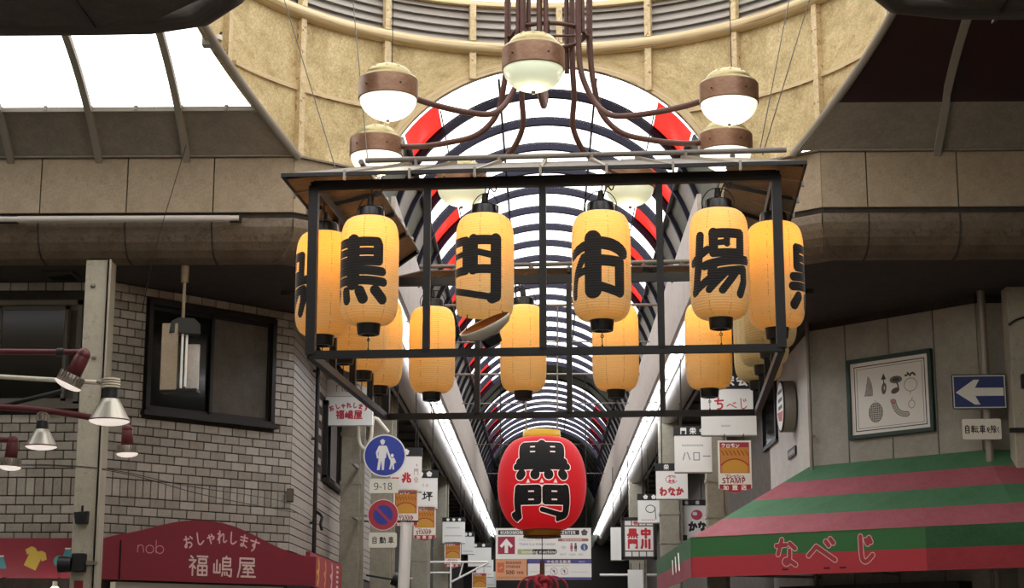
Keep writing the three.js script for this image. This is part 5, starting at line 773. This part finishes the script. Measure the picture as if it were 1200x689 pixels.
// right side
shopSign('shop_sign', 'large white sign lettered ちべじ in red script with a black 栄 header, right', 2.45, 22.5, 4.35, 0.72, 0.62, (c, W, H) => { [['ち', 120], ['べ', 235], ['じ', 345]].forEach(([ch, x], i) => strokes(c, G[ch], x, 84 + (i === 1 ? 36 : 0), 95, i === 1 ? 70 : 115, i ? 9 : 17, '#c0283a')); latin(c, 'MAKER', 180, 350, 26, '#b9b2a8'); }, '門栄会', 0.24);
stamp('orange stamp sign on the right, hung below the ちべじ sign', 2.49, 22.3, 3.575, 1.03, 4.35);
shopSign('shop_sign', 'white sign with ハロー in thin grey strokes under a black header, right', 2.03, 23.2, 3.935, 0.5, 0.5, (c, W, H) => { faint(c, W, H, [[0.2, 0.24, 13]]); write(c, 'ハロー', 90, 210, 420, 150, 13, '#8a8086', 0.2); }, '門栄会');
shopSign('shop_sign', 'white sign lettered わなか in red with a round red crest, right', 2.04, 27.3, 3.925, 0.5, 0.45, (c, W, H) => { write(c, 'わなか', 50, 270, 400, 130, 30, '#c02c3a', 0.15); c.strokeStyle = '#c02c3a'; c.lineWidth = 10; c.beginPath(); c.ellipse(250, 140, 92, 62, 0, 0.4, 5.6); c.stroke(); write(c, 'ちべ', 190, 75, 120, 50, 9, '#c02c3a'); write(c, '会会', 195, 140, 110, 50, 9, '#c02c3a'); }, '栄*', 0.12);
shopSign('shop_sign', 'white sign with a thin dark loop and faint pink line before the red-lettered box, right', 2.0, 32.5, 3.92, 0.44, 0.43, (c) => { c.strokeStyle = '#4a443e'; c.lineWidth = 18; c.beginPath(); c.ellipse(270, 190, 100, 80, 0, 0, 7); c.stroke(); c.beginPath(); c.moveTo(370, 150); c.lineTo(390, 420); c.stroke(); c.fillStyle = '#d99a9a'; for (let i = 0; i < 7; i++) c.fillRect(70 + i * 45, 420, 28, 26); }, '**', 0.12);
{
  const t = thing('box_sign', 'dark framed box sign lettered 中川黒門 in fat red characters, right', 'shop sign', V(1.87, 3.31, 34)); addPlate('face', t, rect(0.6, 0.74), 0.2, board(512, 630, (c, W, H) => {
    for (let i = 0; i < 4; i++) { c.fillStyle = '#efece4'; c.fillRect(20 + i * 122, 535, 104, 76); c.fillRect(20 + i * 122, 18, 104, 76); } write(c, '会中', 145, 24, 230, 62, 12, '#c8303a'); c.fillStyle = '#f4ede6'; c.fillRect(20, 115, 472, 400);
    column(c, '中川', 285, 140, 170, 350, 40, '#c8282e'); column(c, '黒門', 60, 140, 180, 350, 30, '#c8282e');
  }, '#5a514c'), M.frameDark, 0, 0.04, -0.1);
  mesh('frame', merge([box(0.68, 0.05, 0.24, 0, 0.025, 0), box(0.68, 0.05, 0.24, 0, 0.8, 0), box(0.05, 0.8, 0.24, -0.32, 0.41, 0), box(0.05, 0.8, 0.24, 0.32, 0.41, 0)]), M.frameDark, t); hang(t, [-0.2, 0.2], 0.8, 2.25);
}
shopSign('shop_sign', 'white sign with a pink curl and bold black marks behind the striped awning', 2.6, 30.2, 3.2, 0.56, 0.86, (c, W, H) => { c.fillStyle = '#c9465e'; c.beginPath(); c.ellipse(330, 150, 90, 80, 0, 0, 7); c.fill(); c.fillStyle = '#f3f1ea'; c.beginPath(); c.ellipse(300, 130, 40, 30, 0, 0, 7); c.fill(); write(c, 'かな', 190, 260, 300, 150, 36, '#1a1614'); c.fillStyle = '#2a2624'; c.fillRect(30, 470, 140, 90); }, '会栄', 0.1);
shopSign('shop_sign', 'slim white sign board left of the red-lettered box, right row', 1.62, 38, 3.5, 0.3, 0.72, () => {}, null);
shopSign('shop_sign', 'pale cream signboard below the red-lettered box, right row', 1.95, 37, 2.3, 0.32, 0.95, () => {}, null, 0.1, 3.4);
{ const b = thing('wall_bracket', 'white horizontal pipe rack right of the centre sign', 'bracket', V(2.1, 3.35, 42)); mesh('pipe', merge([rod(new THREE.Vector3(-0.75, 0, 0), new THREE.Vector3(0.6, 0, 0), 0.03), rod(new THREE.Vector3(0.6, 0, 0), new THREE.Vector3(1.26, 0, 0), 0.03)]), M.signWhite, b); mesh('clamp', box(0.06, 0.1, 0.06, 0.1, 0, -0.02), M.silverDull, b); }

// ------------------------------------------------------------------ the great red lantern and the information board behind it
{
  const t = thing('red_lantern', 'giant red paper lantern lettered 黒門 in black with white outline and yellow caps', 'lantern', V(-0.027, 3.12, 24));
  const pts = [], n = 150, K = 50; for (let i = 0; i <= n; i++) { const k = i / n, s = 2 * k - 1; pts.push([0.25 + 0.372 * Math.pow(1 - Math.pow(Math.abs(s), 2.1), 0.5) + 0.004 * Math.abs(Math.sin(Math.PI * K * k)), 0.1 + 1.29 * k]); }
  const g = lathe(pts, 72, -Math.PI, Math.PI * 2), uv = g.attributes.uv, p = g.attributes.position; for (let i = 0; i < uv.count; i++) uv.setY(i, (p.getY(i) - 0.1) / 1.29);
  const tex = canvasTexture(2048, 680, (c, W, H) => {
    c.fillStyle = '#c2141f'; c.fillRect(0, 0, W, H); const A = ['18|16 9 84 9 84 38 16 38 16 9;18|16 20 84 20;18|16 30 84 30;30|50 9 50 66;17|10 53 90 53;16|5 66 95 66;22|14 86 12 90;22|38 87 38 89;22|62 87 62 89;22|86 86 88 90', '20|9 9 9 88 2 96;17|9 9 43 9 43 48 9 48;18|9 22 43 22;18|9 36 43 36;20|91 9 91 88 80 96;17|57 9 91 9;17|57 9 57 48 91 48;18|57 22 91 22;18|57 36 91 36;11|88 92 70 84 50 74'];
    // the lettering keeps its width on the round body
    const warp = (u, y) => { const q = 1 - 2 * y / H, r = 0.25 + 0.372 * Math.pow(1 - Math.pow(Math.min(1, Math.abs(q)), 2.1), 0.5); return [W / 2 + Math.asin(Math.max(-0.93, Math.min(0.93, (u - 0.5) * 0.78 / r))) / (2 * Math.PI) * W, y]; };
    const at = [[62, 272], [382, 228]];
    for (const [grow, col] of [[14, '#f5efe8'], [0, '#0b0a0a']]) A.forEach((d, i) => strokes(c, d.replace(/(\d+)\|/g, (m, a) => (+a * 3.1 + grow) + '|'), 0, at[i][0], 1, at[i][1], 1, col, warp));
    c.fillStyle = '#e9e2da'; for (const [x, y] of [[0.3, 0.075], [0.3, 0.14], [0.65, 0.075], [0.65, 0.14], [0.27, 0.64], [0.27, 0.74], [0.68, 0.64], [0.68, 0.74]]) { const p = warp(x + 0.04, 46 + y * 580); c.fillRect(p[0] - 22, p[1], 44, 11); }
    for (const x of [0.26, 0.5, 0.74]) { const p = warp(x, 360); c.beginPath(); c.moveTo(p[0] - 16, 362); c.lineTo(p[0] + 16, 362); c.lineTo(p[0], 330); c.fill(); }
    c.fillRect(W / 2 - 3, 374, 6, 150);
  });
  mesh('shade', g, new THREE.MeshPhysicalMaterial({ map: tex, transmission: 0.25, thickness: 0, roughness: 0.9, emissive: 0xffffff, emissiveMap: tex, emissiveIntensity: 0.3, side: THREE.DoubleSide }), t);
  mesh('top_cap', lathe([[0.2, 1.38], [0.262, 1.375], [0.268, 1.4], [0.262, 1.49], [0.2, 1.5]], 48), M.gold, t); mesh('bottom_cap', lathe([[0.2, 0.12], [0.262, 0.115], [0.265, 0.1], [0.255, 0.0], [0.2, 0]], 48), std({ color: 0x9a6f14, roughness: 0.5 }), t);
  mesh('cap_trim', merge([new THREE.TorusGeometry(0.266, 0.01, 8, 48).rotateX(Math.PI / 2).translate(0, 0.11, 0), new THREE.TorusGeometry(0.258, 0.01, 8, 48).rotateX(Math.PI / 2).translate(0, 0.005, 0)]), M.black, t);
  mesh('hanging_chain', merge([-0.22, 0.22].map((x) => rod(new THREE.Vector3(x, 1.48, 0), new THREE.Vector3(x * 1.05, 3.3, 0), 0.012))), M.silverDull, t); mesh('hanging_bar', rod(new THREE.Vector3(-1.6, 3.3, 0), new THREE.Vector3(1.74, 3.3, 0), 0.02), M.silverDull, t);
  mesh('cord', rod(new THREE.Vector3(0, -0.34, 0), new THREE.Vector3(0, 0.02, 0), 0.006), M.wire, t); mesh('cord_sleeve', cyl(0.032, 0.036, 0.2, 0, -0.42, 0, 14), M.wood, t);
  const l = new THREE.PointLight(0xffdcc8, 1.0, 0, 2); l.name = 'lantern_glow'; l.position.set(0, 0.75, 0); l.shadow.radius = 6; t.add(l);
  const s = thing('tassel', 'red knotted tassel with curling loops under the giant red lantern', 'tassel', V(-0.027, 2.42, 24)); const loop = (a, b, r) => tube([new THREE.Vector3(0, 0.12, 0), new THREE.Vector3(a * 0.5, 0.16, 0.02), new THREE.Vector3(a, 0.08, 0.02), new THREE.Vector3(a * 1.1, -0.05, 0), new THREE.Vector3(b, -0.16, 0.02)], r, 30, 8);
  mesh('knot', merge([new THREE.TorusKnotGeometry(0.075, 0.034, 90, 10, 2, 3).translate(0, 0.06, 0), new THREE.SphereGeometry(0.05, 16, 10).translate(0, 0.15, 0)]), M.redCloth, s); mesh('loop', merge([loop(0.2, 0.26, 0.018), loop(-0.2, -0.28, 0.018), loop(0.32, 0.3, 0.012), loop(-0.3, -0.26, 0.012)]), M.redCloth, s); mesh('fringe', lathe([[0, 0.02], [0.09, 0.0], [0.12, -0.3], [0, -0.3]], 30), M.redCloth, s);
}
{
  const t = thing('information_board', 'white hanging information board with red arrow and 500 yen panel behind the red lantern', 'sign', V(-0.012, 2.77, 30));
  const W = 1000, H = 330;
  addPlate('upper_board', t, rect(1.66, 0.53), 0.05, board(W, H, (c) => {
    c.fillStyle = '#2a2624'; c.fillRect(26, 22, 850, 50); latin(c, 'KUROMON', 48, 48, 46, '#f6f4ee'); latin(c, 'INFORMATION', 300, 48, 40, '#f6f4ee'); latin(c, 'CENTER', 668, 48, 46, '#f6f4ee'); star(c, 930, 48, 34, '#5a5450');
    c.fillStyle = '#a8304a'; c.fillRect(24, 92, 178, 186); c.fillStyle = '#f6f4ee'; c.beginPath(); for (const p of [[112, 110], [182, 190], [160, 212], [130, 180], [130, 268], [94, 268], [94, 180], [64, 212], [42, 190]]) c.lineTo(...p); c.fill();
    latin(c, 'FREE REST AREA', 240, 124, 36, '#cfc9c0', false); latin(c, 'There is a ticket center', 244, 172, 38, '#8a94a8', false); c.fillStyle = '#a9b884'; c.fillRect(230, 226, 200, 56); c.fillStyle = '#3a3632'; c.beginPath(); c.roundRect(380, 226, 262, 56, 28); c.fill(); latin(c, 'Vending machine', 270, 256, 44, '#f0efe4'); c.fillStyle = '#a86a5c'; c.beginPath(); c.roundRect(652, 112, 322, 30, 15); c.fill(); latin(c, 'ENJOY KUROMON', 700, 128, 24, '#f4e8e0');
    for (const [x, col] of [[795, '#b8545c'], [838, '#4a4040']]) { c.fillStyle = col; c.beginPath(); c.arc(x, 172, 11, 0, 7); c.fill(); c.fillRect(x - 13, 186, 26, 38); c.fillRect(x - 10, 220, 8, 32); c.fillRect(x + 2, 220, 8, 32); }
    c.fillStyle = '#44638f'; c.beginPath(); c.arc(928, 206, 38, 0, 7); c.fill(); latin(c, 'i', 918, 208, 60, '#f4f2ec', true, 'serif'); c.strokeStyle = '#b8c4cc'; c.lineWidth = 6; for (const r of [12, 24, 36]) { c.beginPath(); c.arc(712, 232, r, -2.4, -0.7); c.stroke(); } latin(c, 'Wi-Fi    toilet   info', 672, 282, 30, '#a8a8a4', false);
  }), M.signWhite, 0, 0.355, 0);
  addPlate('orange_board', t, rect(0.56, 0.36), 0.05, board(560, 360, (c) => { c.fillStyle = '#d8734a'; c.fillRect(30, 60, 120, 170); latin(c, 'BAGGAGE', 176, 62, 58, '#5a3024'); latin(c, 'STORAGE', 176, 130, 58, '#5a3024'); latin(c, '500', 176, 226, 92, '#3a201a'); latin(c, 'YEN', 362, 234, 64, '#3a201a'); c.fillStyle = '#c08a5c'; for (let i = 0; i < 16; i++) c.fillRect(30 + i * 32, 298, 20, 34); c.strokeStyle = '#f0d0b8'; c.lineWidth = 12; c.beginPath(); c.moveTo(60, 160); c.lineTo(120, 140); c.stroke(); }, '#e6a680'), M.signWhite, -0.55, -0.01, 0.01);
  addPlate('lower_board', t, rect(1.12, 0.34), 0.05, board(1120, 340, (c) => { c.fillStyle = '#57548f'; c.fillRect(0, 0, 1120, 66); c.fillRect(0, 300, 1120, 40); write(c, '中会店自動車', 340, 8, 430, 52, 8, '#e8dcc0'); latin(c, 'NOTICE', 900, 36, 30, '#d8d4ec'); for (const x of [470, 650]) { c.strokeStyle = '#c07a7a'; c.lineWidth = 7; c.beginPath(); c.arc(x, 200, 60, 0, 7); c.stroke(); c.beginPath(); c.moveTo(x - 42, 158); c.lineTo(x + 42, 242); c.stroke(); c.fillStyle = '#6a6260'; c.fillRect(x - 22, 184, 40, 16); c.fillRect(x - 6, 170, 14, 60); } c.fillStyle = '#c9c4c8'; for (let i = 0; i < 20; i++) { c.fillRect(60 + i * 16, 200, 9, 14); c.fillRect(300 + i * 22, 96, 14, 16); c.fillRect(760 + i * 15, 205, 9, 12); } }), M.signWhite, 0.272, 0.0, 0.01);
  hang(t, [-0.75, 0.75], 0.87, 3.6, 0.02); mesh('hanging_bar', rod(new THREE.Vector3(-1.62, 3.6, 0.02), new THREE.Vector3(1.74, 3.6, 0.02), 0.02), M.silverDull, t);
}

for (const o of scene.children) o.traverse?.((c) => { if (c.isMesh) { c.castShadow = true; c.receiveShadow = true; } if (c.isPointLight) { c.castShadow = true; } });
renderer.render(scene, camera);
